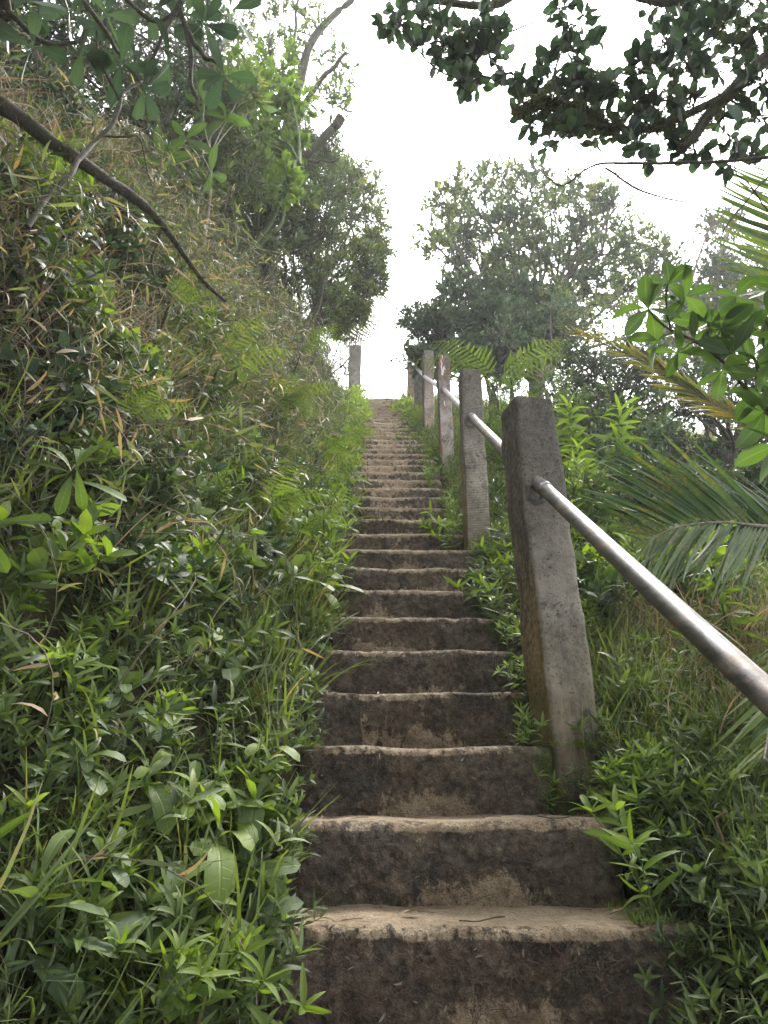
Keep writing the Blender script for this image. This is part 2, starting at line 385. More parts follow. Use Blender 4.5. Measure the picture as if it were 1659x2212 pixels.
# ------------------------------------------------------------------ terrain
def zs(y):
    y = np.asarray(y, float)
    z = Z0 + (y-Y0)*RS/TR
    z = np.minimum(z, ZT + .02)
    return z - np.maximum(0, y-YT-2.5)*.22
_bx = [0, .10, .25, .55, .85, 1.25, 1.9, 3.0, 5.0, 12, 70]
_bh = [-.04, -.02, .07, .55, 1.30, 2.25, 3.1, 3.9, 4.7, 6.2, 16]
def H(x, y):
    x = np.asarray(x, float); y = np.asarray(y, float)
    z = zs(y)
    dl = XL - x; dr = x - XR
    s = np.interp(y, [-60, 0, 6, 8.8, 10.2, 11.0, 12, 20, 60], [1, 1, 1.05, 1.05, .75, .42, .22, .12, .1])
    lb = np.interp(np.maximum(dl, 0), _bx, _bh)
    amp = sm(.25, 1.2, dl)
    left = np.where(lb > 0, lb*s, lb) + amp*(.22*fbm(x*1.3, y*1.3, 0, 3, 3) + .05*fbm(x*5, y*5, 0, 8, 3))
    rb = np.interp(np.maximum(dr, 0), [0, .25, .6, 1.5, 3.5, 8, 70], [-.14, -.07, -.10, -.2, -.35, -1.2, -16])
    right = rb + sm(.2, 1.2, dr)*(.14*fbm(x*.9, y*.9, 0, 5, 4))
    inner = np.where((x > XR-.17) & (y > Y0+2*TR-.05), -.17+.03*fbm(x*9, y*9, 0, 17, 3), -.34)
    h = np.where(dl > 0, left, np.where(dr > 0, right, inner))
    return z + h
def grid_coords(lo, hi, core_lo, core_hi, step):
    c = list(np.arange(core_lo, core_hi, step)); d = step; v = core_hi
    while v < hi: c.append(v); d *= 1.25; v += d
    c.append(hi); d = step; v = core_lo-step; a = []
    while v > lo: a.append(v); d *= 1.25; v -= d
    a.append(lo); return np.array(sorted(set(a+c)))
gx = grid_coords(-70, 70, -3.2, 4.0, .07); gx = np.array(sorted(set(list(gx)+[XL, XL+.02, XR-.19, XR-.17, XR-.165, XR])))
gy = grid_coords(-60, 90, .2, 13.0, .07)
X, Y = np.meshgrid(gx, gy, indexing='ij')
Zg = H(X, Y)
ni, nj = X.shape
i, j = np.meshgrid(np.arange(ni-1), np.arange(nj-1), indexing='ij'); i = i.reshape(-1); j = j.reshape(-1)
tg = G(); tg.add(np.stack([X, Y, Zg], -1).reshape(-1, 3), np.stack([i*nj+j, (i+1)*nj+j, (i+1)*nj+j+1, i*nj+j+1], 1))
tag(obj('ground', tg, M_soil), 'dark mossy hillside soil under the vegetation', 'ground', kind='structure')
def Hn(x, y):
    e = .03
    return norm(np.stack([-(H(x+e, y)-H(x-e, y))/(2*e), -(H(x, y+e)-H(x, y-e))/(2*e), np.ones_like(np.asarray(x, float))], -1))
def on_ground(px, py, dmin=.5, dmax=25):
    d = ray(px, py); t = np.linspace(dmin, dmax, 4000); P = np.array([0, 0, CZ]) + d*t[:, None]
    f = P[:, 2] - H(P[:, 0], P[:, 1]); k = np.argmax(f < 0)
    if f[k] >= 0: k = -1
    p = P[k]; return np.array([p[0], p[1], float(H(p[0], p[1]))])

# ------------------------------------------------------------------ the stairway
stair = thing('stairway', 'long straight flight of weathered brown concrete steps climbing the hillside', 'stairs', (XM, Y0, Z0))
srng = np.random.default_rng(3)
for k in range(-5, NTOP+1):
    y0 = Y0 + k*TR; z0 = Z0 + k*RS
    dist = max(1.2, y0)
    nx = int(np.clip(260/dist*1.6, 24, 240)); last = (k == NTOP)
    td = TR + .06 if not last else 1.6
    d1 = .006*min(3, dist**.5)
    # closed profile (dy, dz, v, part) walked up the riser, round the nosing, back over the tread
    rr = .022
    pr = []
    nr = int(np.clip(60/dist, 7, 46))
    for q in range(nr): pr.append((.010, -RS-.05 + (RS+.05-rr)*q/nr, q/nr))
    for q in range(5):
        a = q/4*PI/2; pr.append((.010+rr-rr*math.cos(a), -rr+rr*math.sin(a), 1.0+.02*q))
    ntr = int(np.clip(26/dist, 4, 16))
    for q in range(1, ntr+1): pr.append((.010+rr+(td-rr)*q/ntr, 0, 1.2+q/ntr))
    pr += [(td+.010, -.2, 2.2), (td+.010, -RS-.05, 2.2)]
    pr = np.array(pr); npf = len(pr)
    xl = XL + srng.normal(0, .012); xr = XR + srng.normal(0, .014)
    xr -= {1: .04, 2: .10, 3: .15, 4: .13, 5: .12, 6: .10, 7: .02, 8: .02}.get(k, .06 if k > 8 else 0)
    ends = np.array([0, .006, .016, .03])
    xs = np.concatenate([xl+ends, np.linspace(xl+.045, xr-.045, nx), xr-ends[::-1]])
    inset = np.concatenate([[.022, .010, .004, .001], np.zeros(nx), [.001, .004, .010, .022]])
    Xs = np.repeat(xs[:, None], npf, 1); dy = np.repeat(pr[None, :, 0], len(xs), 0); dz = np.repeat(pr[None, :, 1], len(xs), 0); v = np.repeat(pr[None, :, 2], len(xs), 0)
    ce = np.array([td/2, -.1]); 
    dy = dy + np.sign(ce[0]-dy)*inset[:, None]; dz = dz - (dz > -.12)*inset[:, None]
    u = (Xs-xl)/(xr-xl)
    sd_ = k*3.7
    ris = (v < 1.15)
    # worn hollow in the middle of the nosing, wavy edge, lumpy riser
    wave = .0045*fbm(Xs*5, sd_, 0, 21, 3) - .004*np.exp(-((u-.45)/.22)**2)
    dz = dz + np.where(v > .55, wave*sm(.55, 1.0, v), 0)
    lump = (.014*fbm(Xs*6, (z0+dz)*9, sd_, 31, 4, .55) + -.010*np.abs(fbm(Xs*22, (z0+dz)*26, sd_, 37, 3)))
    belly = .012*np.sin(np.clip(v, 0, 1)*PI)
    dy = dy + np.where(ris, -lump*1.1 + belly*.6 + .008*fbm(Xs*3, 0, sd_, 5, 2), 0)
    dz = dz + np.where(v >= 1.0, .004*fbm(Xs*9, dy*12, sd_, 41, 3), 0)
    P = np.stack([Xs, y0+dy, z0+dz], -1)
    g = G(); ii, jj = np.meshgrid(np.arange(len(xs)-1), np.arange(npf), indexing='ij'); ii = ii.reshape(-1); jj = jj.reshape(-1); j2 = (jj+1) % npf
    # masks
    cen = np.exp(-((u-.45-.08*math.sin(k*1.9))/.27)**2)
    far = min(1, max(0, (k-3)/14))
    ph1, ph2, ph3 = srng.uniform(.25, .65), srng.uniform(.12, .3), srng.uniform(.35, 1.0); cen2 = np.exp(-((u-ph1)/ph2)**2)*ph3
    wear_light = np.where(ris, .78*(.4*cen+.8*cen2)*(1-sm(.25+.25*far, .70+.2*far, v)) + .10*cen + .20*noise(u*4, v*2, k*1.3, 77) + .42*sm(.965, 1.0, v) + .42*far*(.5+.5*cen), .95*(1-.30*np.abs(u-.5)*2))  # tan wear; paler lips paint skylight and paler far steps paint haze
    if k == 0: wear_light = np.where(ris, wear_light+.05*cen, wear_light)
    mossm = .50*sm(.70, .97, u)*sm(.2, 1.0, v) + .40*sm(.18, .02, u) + .25*sm(.9, 1.0, u) + .12*sm(.4, .9, v)*(v < 1)
    if k > 12: mossm = mossm*.5
    mossm = mossm*(v < 1.6)
    A = np.stack([wear_light, v, mossm], -1)
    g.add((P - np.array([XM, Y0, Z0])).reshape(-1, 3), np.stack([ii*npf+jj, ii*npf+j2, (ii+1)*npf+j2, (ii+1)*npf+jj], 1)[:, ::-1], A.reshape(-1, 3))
    for e in (0, len(xs)-1):        # end caps as fans
        ring = P[e] - np.array([XM, Y0, Z0]); c0 = ring.mean(0); W = np.concatenate([ring, [c0]])
        f = np.stack([np.arange(npf), (np.arange(npf)+1) % npf, np.full(npf, npf)], 1)
        if e: f = f[:, ::-1]
        Ae = np.tile([.05, .5, .45 if k < 12 else .2], (npf+1, 1)); g.add(W, f[:, ::-1] if True else f, Ae)
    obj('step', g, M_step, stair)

# ------------------------------------------------------------------ railing posts
def box_post(w_, dp, h, seed, chip=0.0, taper=0.0, below=.25):
    """displaced rectangular post, origin at the foot centre; attribute x = side face, y = height, z = edge"""
    g = G(); nz = 46; nb = 10
    per = []
    for a_ in range(4):
        for q in range(nb):
            t = q/nb*2-1
            per.append(((t, -1), (1, t), (-t, 1), (-1, -t))[a_] + (a_,))
    per = np.array(per); m_ = len(per)
    # rounded corners
    px = np.sign(per[:, 0])*np.minimum(np.abs(per[:, 0]), 1); py = per[:, 1]
    r_ = .10; cx = np.clip(px, -1+r_, 1-r_); cy = np.clip(py, -1+r_, 1-r_); dx_, dy_ = px-cx, py-cy
    L = np.maximum(np.hypot(dx_, dy_), 1e-6); k_ = np.where(L > r_, r_/L, 1); px = cx+dx_*k_; py = cy+dy_*k_
    zz = np.concatenate([np.linspace(-below, h-.02, nz), [h-.006, h]])
    sc = np.concatenate([np.ones(nz), [.985, .95]])
    Z = np.repeat(zz[:, None], m_, 1)
    tp = 1 + taper*(1-Z/h)
    Xp = px[None]*w_/2*sc[:, None]*tp; Yp = py[None]*dp/2*sc[:, None]*tp
    nn = .006*fbm(Xp*9+seed, Yp*9, Z*5, 51, 4) 
    k2 = 1 + nn/(w_/2)*1.1
    if chip:
        left = sm(-.2, -1, np.repeat(px[None], len(zz), 0))
        k2 = k2 + left*chip*(.10*np.exp(-((Z-h*.62)/.16)**2) - .10*sm(h*.8, h, Z) + .05*fbm(Z*9, seed, 0, 61, 3))
    Xp = Xp*k2; Yp = Yp*(1+nn/(dp/2)*1.0)
    Z2 = Z + (Z > h*.9)*.006*fbm(Xp*14+seed, Yp*14, 0, 71, 3)
    side = np.repeat((per[:, 2] == 3)[None], len(zz), 0).astype(float)
    A = np.stack([side, np.clip(Z/h, 0, 1), np.repeat((np.maximum(np.abs(px), np.abs(py)))[None], len(zz), 0)], -1)
    n_ = len(zz); ii, jj = np.meshgrid(np.arange(n_-1), np.arange(m_), indexing='ij'); ii = ii.reshape(-1); jj = jj.reshape(-1); j2 = (jj+1) % m_
    V = np.stack([Xp, Yp, Z2], -1)
    g.add(V.reshape(-1, 3), np.stack([ii*m_+jj, ii*m_+j2, (ii+1)*m_+j2, (ii+1)*m_+jj], 1), A.reshape(-1, 3))
    top = V[-1]; c0 = top.mean(0); g.add(np.concatenate([top, [c0]]), np.stack([np.arange(m_), (np.arange(m_)+1) % m_, np.full(m_, m_)], 1), np.tile([0, 1., 0], (m_+1, 1)))
    return g
# (px, py) of the middle of the front face at the foot and at the head, forward distance, width, label
PG = 'concrete posts carrying the handrail'
posts = [
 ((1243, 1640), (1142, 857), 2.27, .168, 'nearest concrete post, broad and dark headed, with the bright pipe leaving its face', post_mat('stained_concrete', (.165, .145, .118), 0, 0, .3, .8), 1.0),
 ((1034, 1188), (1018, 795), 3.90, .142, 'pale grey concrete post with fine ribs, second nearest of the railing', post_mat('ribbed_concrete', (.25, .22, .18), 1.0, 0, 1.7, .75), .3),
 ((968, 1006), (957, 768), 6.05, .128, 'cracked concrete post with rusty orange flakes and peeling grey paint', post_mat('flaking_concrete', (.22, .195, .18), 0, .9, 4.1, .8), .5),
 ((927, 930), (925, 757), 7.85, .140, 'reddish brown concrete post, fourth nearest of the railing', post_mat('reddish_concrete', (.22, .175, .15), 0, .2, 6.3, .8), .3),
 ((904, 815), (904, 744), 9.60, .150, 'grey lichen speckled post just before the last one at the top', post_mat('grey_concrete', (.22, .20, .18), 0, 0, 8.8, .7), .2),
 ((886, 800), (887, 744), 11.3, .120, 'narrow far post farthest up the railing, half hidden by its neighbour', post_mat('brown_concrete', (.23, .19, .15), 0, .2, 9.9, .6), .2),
]
rail_pts = []
for (fx, fy), (tx, ty), yy, w_, lab, mt, chip in posts:
    B = at_y(fx, fy, yy); Tp = at_y(tx, ty, yy)
    zb = float(zs(yy)) - .10
    h = Tp[2]-zb
    t = thing('railing_post', lab, 'post', (B[0], yy + w_/2, zb), PG)
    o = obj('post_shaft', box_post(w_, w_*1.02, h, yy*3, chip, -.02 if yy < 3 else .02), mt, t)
    t.rotation_euler = (0, (Tp[0]-B[0])/h, math.radians(11 if yy < 3 else 4))
    if yy < 5:
        hole = at_y(1172, 1052, 2.20) if yy < 3 else at_y(1020, 902, 3.83); Ri = np.array(t.rotation_euler.to_matrix()).T
        loc_ = np.array([B[0], yy+w_/2, zb]); q_ = Ri @ (hole-loc_); a_ = np.arange(28)*2*PI/28; g = G(); rings = []
        for (rr_, yo) in ((.020, .004), (.028, -.006), (.034, -.005), (.042, .001), (.050, .012)):
            jit = 1 + .22*noise(a_*1.9, rr_*60, yy, 5); rings.append(np.stack([q_[0]+rr_*jit*np.cos(a_), np.full(28, -w_/2*1.03+yo)+.003*noise(a_*3, rr_*99, 1, 8), q_[2]+rr_*jit*1.2*np.sin(a_)], 1))
        Vr = np.concatenate(rings); fr = [(i_*28+j_, i_*28+(j_+1) % 28, (i_+1)*28+(j_+1) % 28, (i_+1)*28+j_) for i_ in range(4) for j_ in range(28)]
        g.add(Vr, fr, np.tile([0, .9, 0], (len(Vr), 1))); obj('mortar_rim', g, mt, o)
Bn = thing('railing_post', 'lowest concrete post beside the viewer, below the edge of the picture', 'post', (.60, .12, float(zs(.12))-.1), PG)
posts_x = float(at_y(1243, 1640, 2.27)[0])
# post at the left top
B = at_y(766, 826, 11.3); Tp = at_y(766, 751, 11.3); zb = float(zs(11.3))-.1
t = thing('railing_post', 'lone grey concrete post on the left at the head of the steps', 'post', (B[0], 11.3, zb), PG)
obj('post_shaft', box_post(.24, .2, Tp[2]-zb, 77, .1), posts[4][5], t)
obj('post_shaft', box_post(.14, .14, .95, 5, .3), posts[1][5], Bn)

# ------------------------------------------------------------------ handrail
rail = thing('handrail', 'straight galvanised steel pipe handrail with rusty streaks running up through the posts', 'handrail', (0, 0, 0))
ent = [at_y(1172, 1052, 2.20), at_y(1020, 902, 3.83), at_y(959, 842, 5.98), at_y(919, 815, 7.78), at_y(895, 790, 9.53), at_y(884, 782, 11.3)]
r0 = .0245
d_ = ent[1]-ent[0]
low = ent[0] - d_*((2.20-.12)/(3.83-2.20)); low[0] += .045
seq = [low] + ent
for a_, b_ in zip(seq[:-1], seq[1:]):
    P = spline([a_, a_+(b_-a_)*.5+np.array([0, 0, -.004]), b_ + norm(b_-a_)*.04], 30)
    g = G(); rad = np.full(30, r0); tubes(g, P, rad, 28)
    pp = obj('pipe', g, M_metal, rail)
    g = G(); q = b_ - norm(b_-a_)*.012; tubes(g, np.array([q - norm(b_-a_)*.045, q-norm(b_-a_)*.041, q-norm(b_-a_)*.002, q+norm(b_-a_)*.004]), [r0+.0005, r0+.0035, r0+.004, r0+.002], 28)
    obj('collar', g, M_metal, pp)
# ================================================================== vegetation
def prof_lance(t): return np.power(np.clip(t, 0, 1), .55)*np.power(1-t, .85)*1.62
def prof_ell(t): return np.power(np.sin(PI*np.clip(t, 0, 1)), .75)
def prof_obov(t): return np.power(np.clip(t, 0, 1), 1.1)*np.power(np.clip(1-t, 0, 1), .38)*1.9
def prof_round(t): return np.power(np.sin(PI*np.clip(t, 0, 1)**.9), .6)
def prof_strap(t): return np.minimum(1, np.power(np.clip(t, 0, 1)*6, .5))*np.power(np.clip(1-t, 0, 1), .55)
def leafT(prof, width, nseg=4, fold=.25, droop=.15, twist=0.0, crinkle=0.0, m=0, seed=1, pet=.0, half=2):
    """a leaf one unit long along +Y; half: 2 = midrib and both edges"""
    r = np.random.default_rng(seed)
    t = np.linspace(0, 1, nseg+1); wv = width/2*prof(t); wv[0] = max(wv[0], .012*width); wv[-1] = .004
    if pet: t2 = np.where(t > 0, pet+(1-pet)*t, 0)
    else: t2 = t
    ang = -droop*2*t2; 
    yy = np.concatenate([[0], np.cumsum(np.diff(t2)*np.cos(ang[:-1]))]); zz = np.concatenate([[0], np.cumsum(np.diff(t2)*np.sin(ang[:-1]))])
    cols = [-1, 0, 1] if half == 2 else [-1, -.5, 0, .5, 1]
    V, A = [], []
    for q in range(nseg+1):
        for c in cols:
            z = zz[q] + fold*abs(c)*wv[q]*(1-.25*abs(c)) + (crinkle*wv[q]*r.uniform(-1, 1)*(abs(c) > .2)) + twist*c*wv[q]*t[q]
            e = 1 + (crinkle*.5*r.uniform(-1, 1) if abs(c) == 1 else 0)
            V.append((c*wv[q]*e, yy[q], z)); A.append((c, t[q], 0))
    k = len(cols); F_ = []
    for q in range(nseg):
        for c in range(k-1): F_.append((q*k+c, q*k+c+1, (q+1)*k+c+1, (q+1)*k+c))
    g = G(); g.add(V, F_, A, m); return T_of(g)
LT_lance = [leafT(prof_lance, .26, 4, .30, d, tw, seed=i) for i, (d, tw) in enumerate([(.15, 0), (.35, .3), (.55, -.25), (-.05, .2)])]
LT_lance_hi = [leafT(prof_lance, .30, 8, .34, d, tw, .06, seed=i, half=4) for i, (d, tw) in enumerate([(.2, .1), (.45, .35), (.65, -.3), (.05, -.2)])]
LT_ell = [leafT(prof_ell, .45, 4, .18, d, tw, seed=i) for i, (d, tw) in enumerate([(.1, 0), (.3, .2), (.45, -.2)])]
LT_ell_hi = [leafT(prof_ell, .46, 9, .22, d, tw, .045, seed=i, half=4, pet=.08) for i, (d, tw) in enumerate([(.15, .1), (.4, .25), (.6, -.2), (-.05, .1)])]
LT_round = [leafT(prof_round, .66, 6, .15, d, tw, .03, seed=i, pet=.12) for i, (d, tw) in enumerate([(.1, 0), (.3, .25), (.4, -.2)])]
LT_oval = [leafT(prof_ell, .60, 10, .12, d, tw, .02, seed=i, pet=.12) for i, (d, tw) in enumerate([(.08, 0), (.2, .15), (.3, -.15)])]
LT_obov = [leafT(prof_obov, .50, 9, .12, d, tw, .02, seed=i, half=4, pet=.05) for i, (d, tw) in enumerate([(.1, 0), (.3, .15), (-.1, -.15)])]
LT_herb = [leafT(prof_obov, .36, 11, .22, d, tw, .10, seed=i, half=4, pet=.04) for i, (d, tw) in enumerate([(.3, .1), (.6, .2), (.8, -.2), (.1, -.1)])]
LT_tiny = [leafT(prof_ell, .46, 2, .25, .2, 0, seed=1), leafT(prof_ell, .40, 2, .3, -.1, .3, seed=2)]
LT_tinyl = [leafT(prof_lance, .30, 2, .25, .3, 0, seed=1), leafT(prof_lance, .27, 3, .3, .5, .3, seed=2)]

def rdir(n_, r, up=0.0):
    v = norm(r.normal(size=(n_, 3))); v[:, 2] += up; return norm(v)
def put_leaves(g, LT, P, D, r, size, m=0, tint=.5, tvar=.25, nup=.9, jit=.25):
    """leaves at points P growing along D with their upper sides turned roughly to the sky"""
    n_ = len(P)
    if n_ == 0: return
    nrm = np.array([0, 0, nup]) + r.normal(size=(n_, 3))*.45
    R = basis(D, nrm); S = size*(1 + r.uniform(-jit, jit, n_)); tn = tint + r.uniform(-tvar, tvar, n_)
    ch = r.integers(0, len(LT), n_)
    for c in range(len(LT)):
        k = ch == c
        if k.any(): g.inst(LT[c], P[k], R[k], S[k], tn[k], m)
def at_t(P, t):       # P (m,n,3), t (m,) -> point and tangent
    m_, n_, _ = P.shape; f = np.clip(t, 0, .999)*(n_-1); i = f.astype(int); u = (f-i)[:, None]; a = np.arange(m_)
    return P[a, i]*(1-u) + P[a, i+1]*u, norm(P[a, i+1]-P[a, i])
def twig_leaves(g, P, LT, r, per, size, t0=.25, spread=.8, up=.25, **kw):
    m_ = len(P); idx = np.repeat(np.arange(m_), per); t = r.uniform(t0, 1, len(idx)); t[::per] = .99
    pt, tg_ = at_t(P[idx], t); rad = rdir(len(idx), r); rad = norm(rad - tg_*(rad*tg_).sum(1, keepdims=True))
    D = norm(tg_*(1.1-spread*.5) + rad*spread + np.array([0, 0, up])); put_leaves(g, LT, pt, D, r, size, **kw)
def polys(A_, D, L, r, n_=5, curve=.25, up=.15):
    """curved twig polylines from A_ in direction D"""
    m_ = len(A_); L = np.broadcast_to(L, (m_,)); bend = r.normal(size=(m_, 3))*curve; bend[:, 2] += up
    t = np.linspace(0, 1, n_)[None, :, None]
    return A_[:, None] + (D[:, None]*t + bend[:, None]*t*t*.6)*L[:, None, None]
def clump(gw, gl, cen, rad, r, LT, size, ntw=30, per=9, src=None, srad=.02, up=.25, sub=2, twr=.004, mw=0, outw=None, sides=4, **kw):
    """a leafy clump: a limb from src, twigs spreading from its end, side twigs and leaves on them"""
    cen = np.array(cen, float); rad = np.asarray(rad, float)*np.ones(3)
    if src is not None:
        src = np.array(src, float); md = (src+cen)/2 + r.normal(size=3)*.10*np.linalg.norm(cen-src)
        P = wob(spline([src, md, cen], 10), .03*np.linalg.norm(cen-src), 4, int(abs(cen[0]*91))+3)
        tubes(gw, P, np.linspace(srad, srad*.45, 10), 6, mw)
    D = rdir(ntw, r, up*.6)
    if outw is not None: D = norm(D + np.array(outw))
    A_ = cen + r.normal(size=(ntw, 3))*rad*.12
    P = polys(A_, D*rad/np.max(rad), np.max(rad)*r.uniform(.65, 1.05, ntw), r, 6, .3, up)
    tubes(gw, P, np.linspace(twr*1.6, twr*.6, 6), sides, mw, cap=False)
    twig_leaves(gl, P, LT, r, per, size, .35, **kw)
    for s_ in range(sub):
        t = r.uniform(.25, .85, ntw); pt, tg_ = at_t(P, t); D2 = norm(tg_ + rdir(ntw, r)*.9)
        P2 = polys(pt, D2, np.max(rad)*r.uniform(.25, .5, ntw), r, 4, .3, up)
        tubes(gw, P2, np.linspace(twr, twr*.4, 4), 3, mw, cap=False)
        twig_leaves(gl, P2, LT, r, per, size, .2, **kw)

# ---- leaf materials (real-world base colours)
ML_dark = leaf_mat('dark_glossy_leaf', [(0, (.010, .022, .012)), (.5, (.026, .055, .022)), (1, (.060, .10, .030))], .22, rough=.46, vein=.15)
ML_mid = leaf_mat('mid_green_leaf', [(0, (.012, .022, .008)), (.4, (.038, .064, .020)), (.72, (.105, .150, .040)), (.90, (.18, .235, .055)), (1, (.28, .24, .07))], .33, vein=.22)
ML_bright = leaf_mat('fresh_green_leaf', [(0, (.050, .090, .018)), (.5, (.115, .185, .030)), (1, (.22, .29, .045))], .48, (1.3, 1.35, .45), vein=.3)
ML_round = leaf_mat('round_leathery_leaf', [(0, (.012, .024, .020)), (.5, (.034, .062, .040)), (1, (.08, .125, .055))], .30, (1.1, 1.3, .8), rough=.5, vein=.12)
ML_broad = leaf_mat('broad_ribbed_leaf', [(0, (.022, .048, .014)), (.5, (.050, .100, .024)), (1, (.10, .17, .04))], .48, (1.35, 1.4, .6), rough=.38, vein=.22, nlat=8, vslope=1.2)
ML_herb = leaf_mat('soft_herb_leaf', [(0, (.050, .080, .036)), (.5, (.095, .14, .058)), (1, (.16, .22, .065))], .34, (1.3, 1.4, .45), rough=.5, vein=.40, nlat=11, vslope=1.0)
ML_grass = leaf_mat('grass_blade', [(0, (.025, .040, .012)), (.45, (.105, .150, .038)), (.80, (.18, .235, .055)), (.88, (.30, .24, .10)), (1, (.42, .30, .16))], .34, (1.2, 1.2, .6), rough=.38, vein=.25, nlat=0)
ML_dry = leaf_mat('dry_straw', [(0, (.10, .060, .035)), (.5, (.26, .17, .10)), (1, (.46, .36, .24))], .28, (1.1, 1.0, .8), rough=.6, vein=.1, nlat=0)
ML_cane = leaf_mat('cane_grass_leaf', [(0, (.025, .036, .016)), (.40, (.085, .115, .042)), (.68, (.20, .235, .085)), (.80, (.32, .24, .13)), (.92, (.34, .22, .13)), (1, (.38, .30, .20))], .34, (1.2, 1.2, .6), rough=.58, vein=.12, nlat=0)
ML_fern = leaf_mat('fern_frond_leaf', [(0, (.05, .085, .018)), (.5, (.105, .155, .030)), (1, (.20, .25, .050))], .42, (1.3, 1.35, .45), rough=.5, vein=.1, nlat=0)
ML_fernd = leaf_mat('withered_fern_leaf', [(0, (.05, .045, .035)), (.5, (.11, .10, .07)), (1, (.2, .17, .11))], .3, (1, 1, .9), rough=.7, vein=.1, nlat=0)
ML_palm = leaf_mat('palm_leaflet', [(0, (.020, .055, .014)), (.5, (.045, .105, .022)), (1, (.11, .17, .03))], .32, (1.3, 1.3, .45), rough=.52, vein=.3, nlat=0, spots=.3, spotcol=(.50, .27, .02))
ML_palmy = leaf_mat('blotched_palm_leaflet', [(0, (.05, .09, .018)), (.5, (.12, .165, .030)), (1, (.26, .24, .045))], .32, (1.3, 1.1, .4), rough=.4, vein=.25, nlat=0, spots=.7, spotcol=(.50, .30, .03))
ML_moss = leaf_mat('hanging_moss', [(0, (.02, .022, .010)), (.5, (.055, .06, .018)), (1, (.16, .16, .04))], .25, (1.1, 1.1, .6), rough=.8, vein=.0, nlat=0)
ML_litter = leaf_mat('fallen_brown_leaf', [(0, (.08, .045, .035)), (.5, (.18, .11, .085)), (1, (.30, .2, .15))], .1, rough=.6, vein=.2)
MB_green = bark_mat('green_stem', (.035, .06, .018), (.10, .14, .045), 0, 60)
MB_brown = bark_mat('dark_twig_bark', (.022, .016, .012), (.085, .065, .05), .25, 40)
MB_moss = bark_mat('mossy_bark', (.014, .011, .009), (.07, .055, .042), .6, 26, (.035, .04, .014))
MB_pale = bark_mat('pale_grey_bark', (.09, .075, .06), (.26, .22, .18), .3, 30)
MB_pink = bark_mat('pinkish_brown_bark', (.10, .06, .045), (.26, .17, .13), .2, 20)

# ---- ground cover templates
def bladeT(L, W, nseg, lean, bend, r, m=0, tint=0.0):
    """one grass blade rising from the origin"""
    az = r.uniform(0, 2*PI); t = np.linspace(0, 1, nseg+1); el = PI/2 - lean - bend*t**1.3
    ds = L/nseg; x = np.concatenate([[0], np.cumsum(np.cos(el[:-1])*ds)]); z = np.concatenate([[0], np.cumsum(np.sin(el[:-1])*ds)])
    u = np.array([math.cos(az), math.sin(az), 0]); s_ = np.array([-math.sin(az), math.cos(az), 0])
    wv = W/2*np.minimum(1, .5+t*3)*np.power(1-t, .6); wv[-1] = .0004
    cen = u*x[:, None] + np.array([0, 0, 1.])*z[:, None]
    V = np.stack([cen - s_*wv[:, None], cen + s_*wv[:, None]], 1).reshape(-1, 3)
    A = np.stack([np.tile([-1, 1], nseg+1)*.9, np.repeat(t, 2), np.full(2*nseg+2, tint)], 1)
    F_ = [(2*q, 2*q+1, 2*q+3, 2*q+2) for q in range(nseg)]
    return V, F_, A, m
def tuftT(seed, nb, L, W, lean=.5, bend=1.2, spread=.03, nseg=5, tint=.4, dryp=.12, m=0):
    r = np.random.default_rng(seed); g = G()
    for q in range(nb):
        V, F_, A, mm = bladeT(L*r.uniform(.5, 1.1), W*r.uniform(.6, 1.2), nseg, r.uniform(0, lean), r.uniform(.2, bend), r, m, (.93 if r.random() < dryp else tint+r.uniform(-.3, .3)))
        g.add(V + np.append(r.normal(0, spread, 2), 0), F_, A, mm)
    return T_of(g)
def caneT(seed, L=.7, nl=14, ll=.085, lw=.13, dry=.25):
    """arching cane of bamboo-like grass with alternate narrow leaves; stem material 1"""
    r = np.random.default_rng(seed); g = G(); n_ = 9
    t = np.linspace(0, 1, n_); el = 1.2 - 2.0*t**1.2*r.uniform(.6, 1.2); az = r.uniform(0, 2*PI) + .8*t*r.normal()
    d = np.stack([np.cos(el)*np.cos(az), np.cos(el)*np.sin(az), np.sin(el)], 1); P = np.concatenate([[[0, 0, 0]], np.cumsum(d[:-1]*L/(n_-1), 0)])
    tubes(g, P, np.linspace(.0022, .0009, n_), 3, 1, tint=.55, cap=False)
    LTn = [leafT(prof_strap, lw, 4, .2, dd, 0, seed=i) for i, dd in enumerate((.1, .4, .7))]
    for q in range(nl):
        tt = np.array([.15 + .85*(q+.5)/nl]); pt, tg_ = at_t(P[None], tt); rad = rdir(1, r); D = norm(tg_*.7 + rad*.75 + [0, 0, -.1])
        R = basis(D, r.normal(size=(1, 3))*.6+[0, 0, 1.]); g.inst(LTn[q % 3], pt, R, ll*r.uniform(.55, 1.2), (.9+r.uniform(-.12, .15)) if r.random() < dry else .38+r.uniform(-.3, .3), 0)
    return T_of(g)
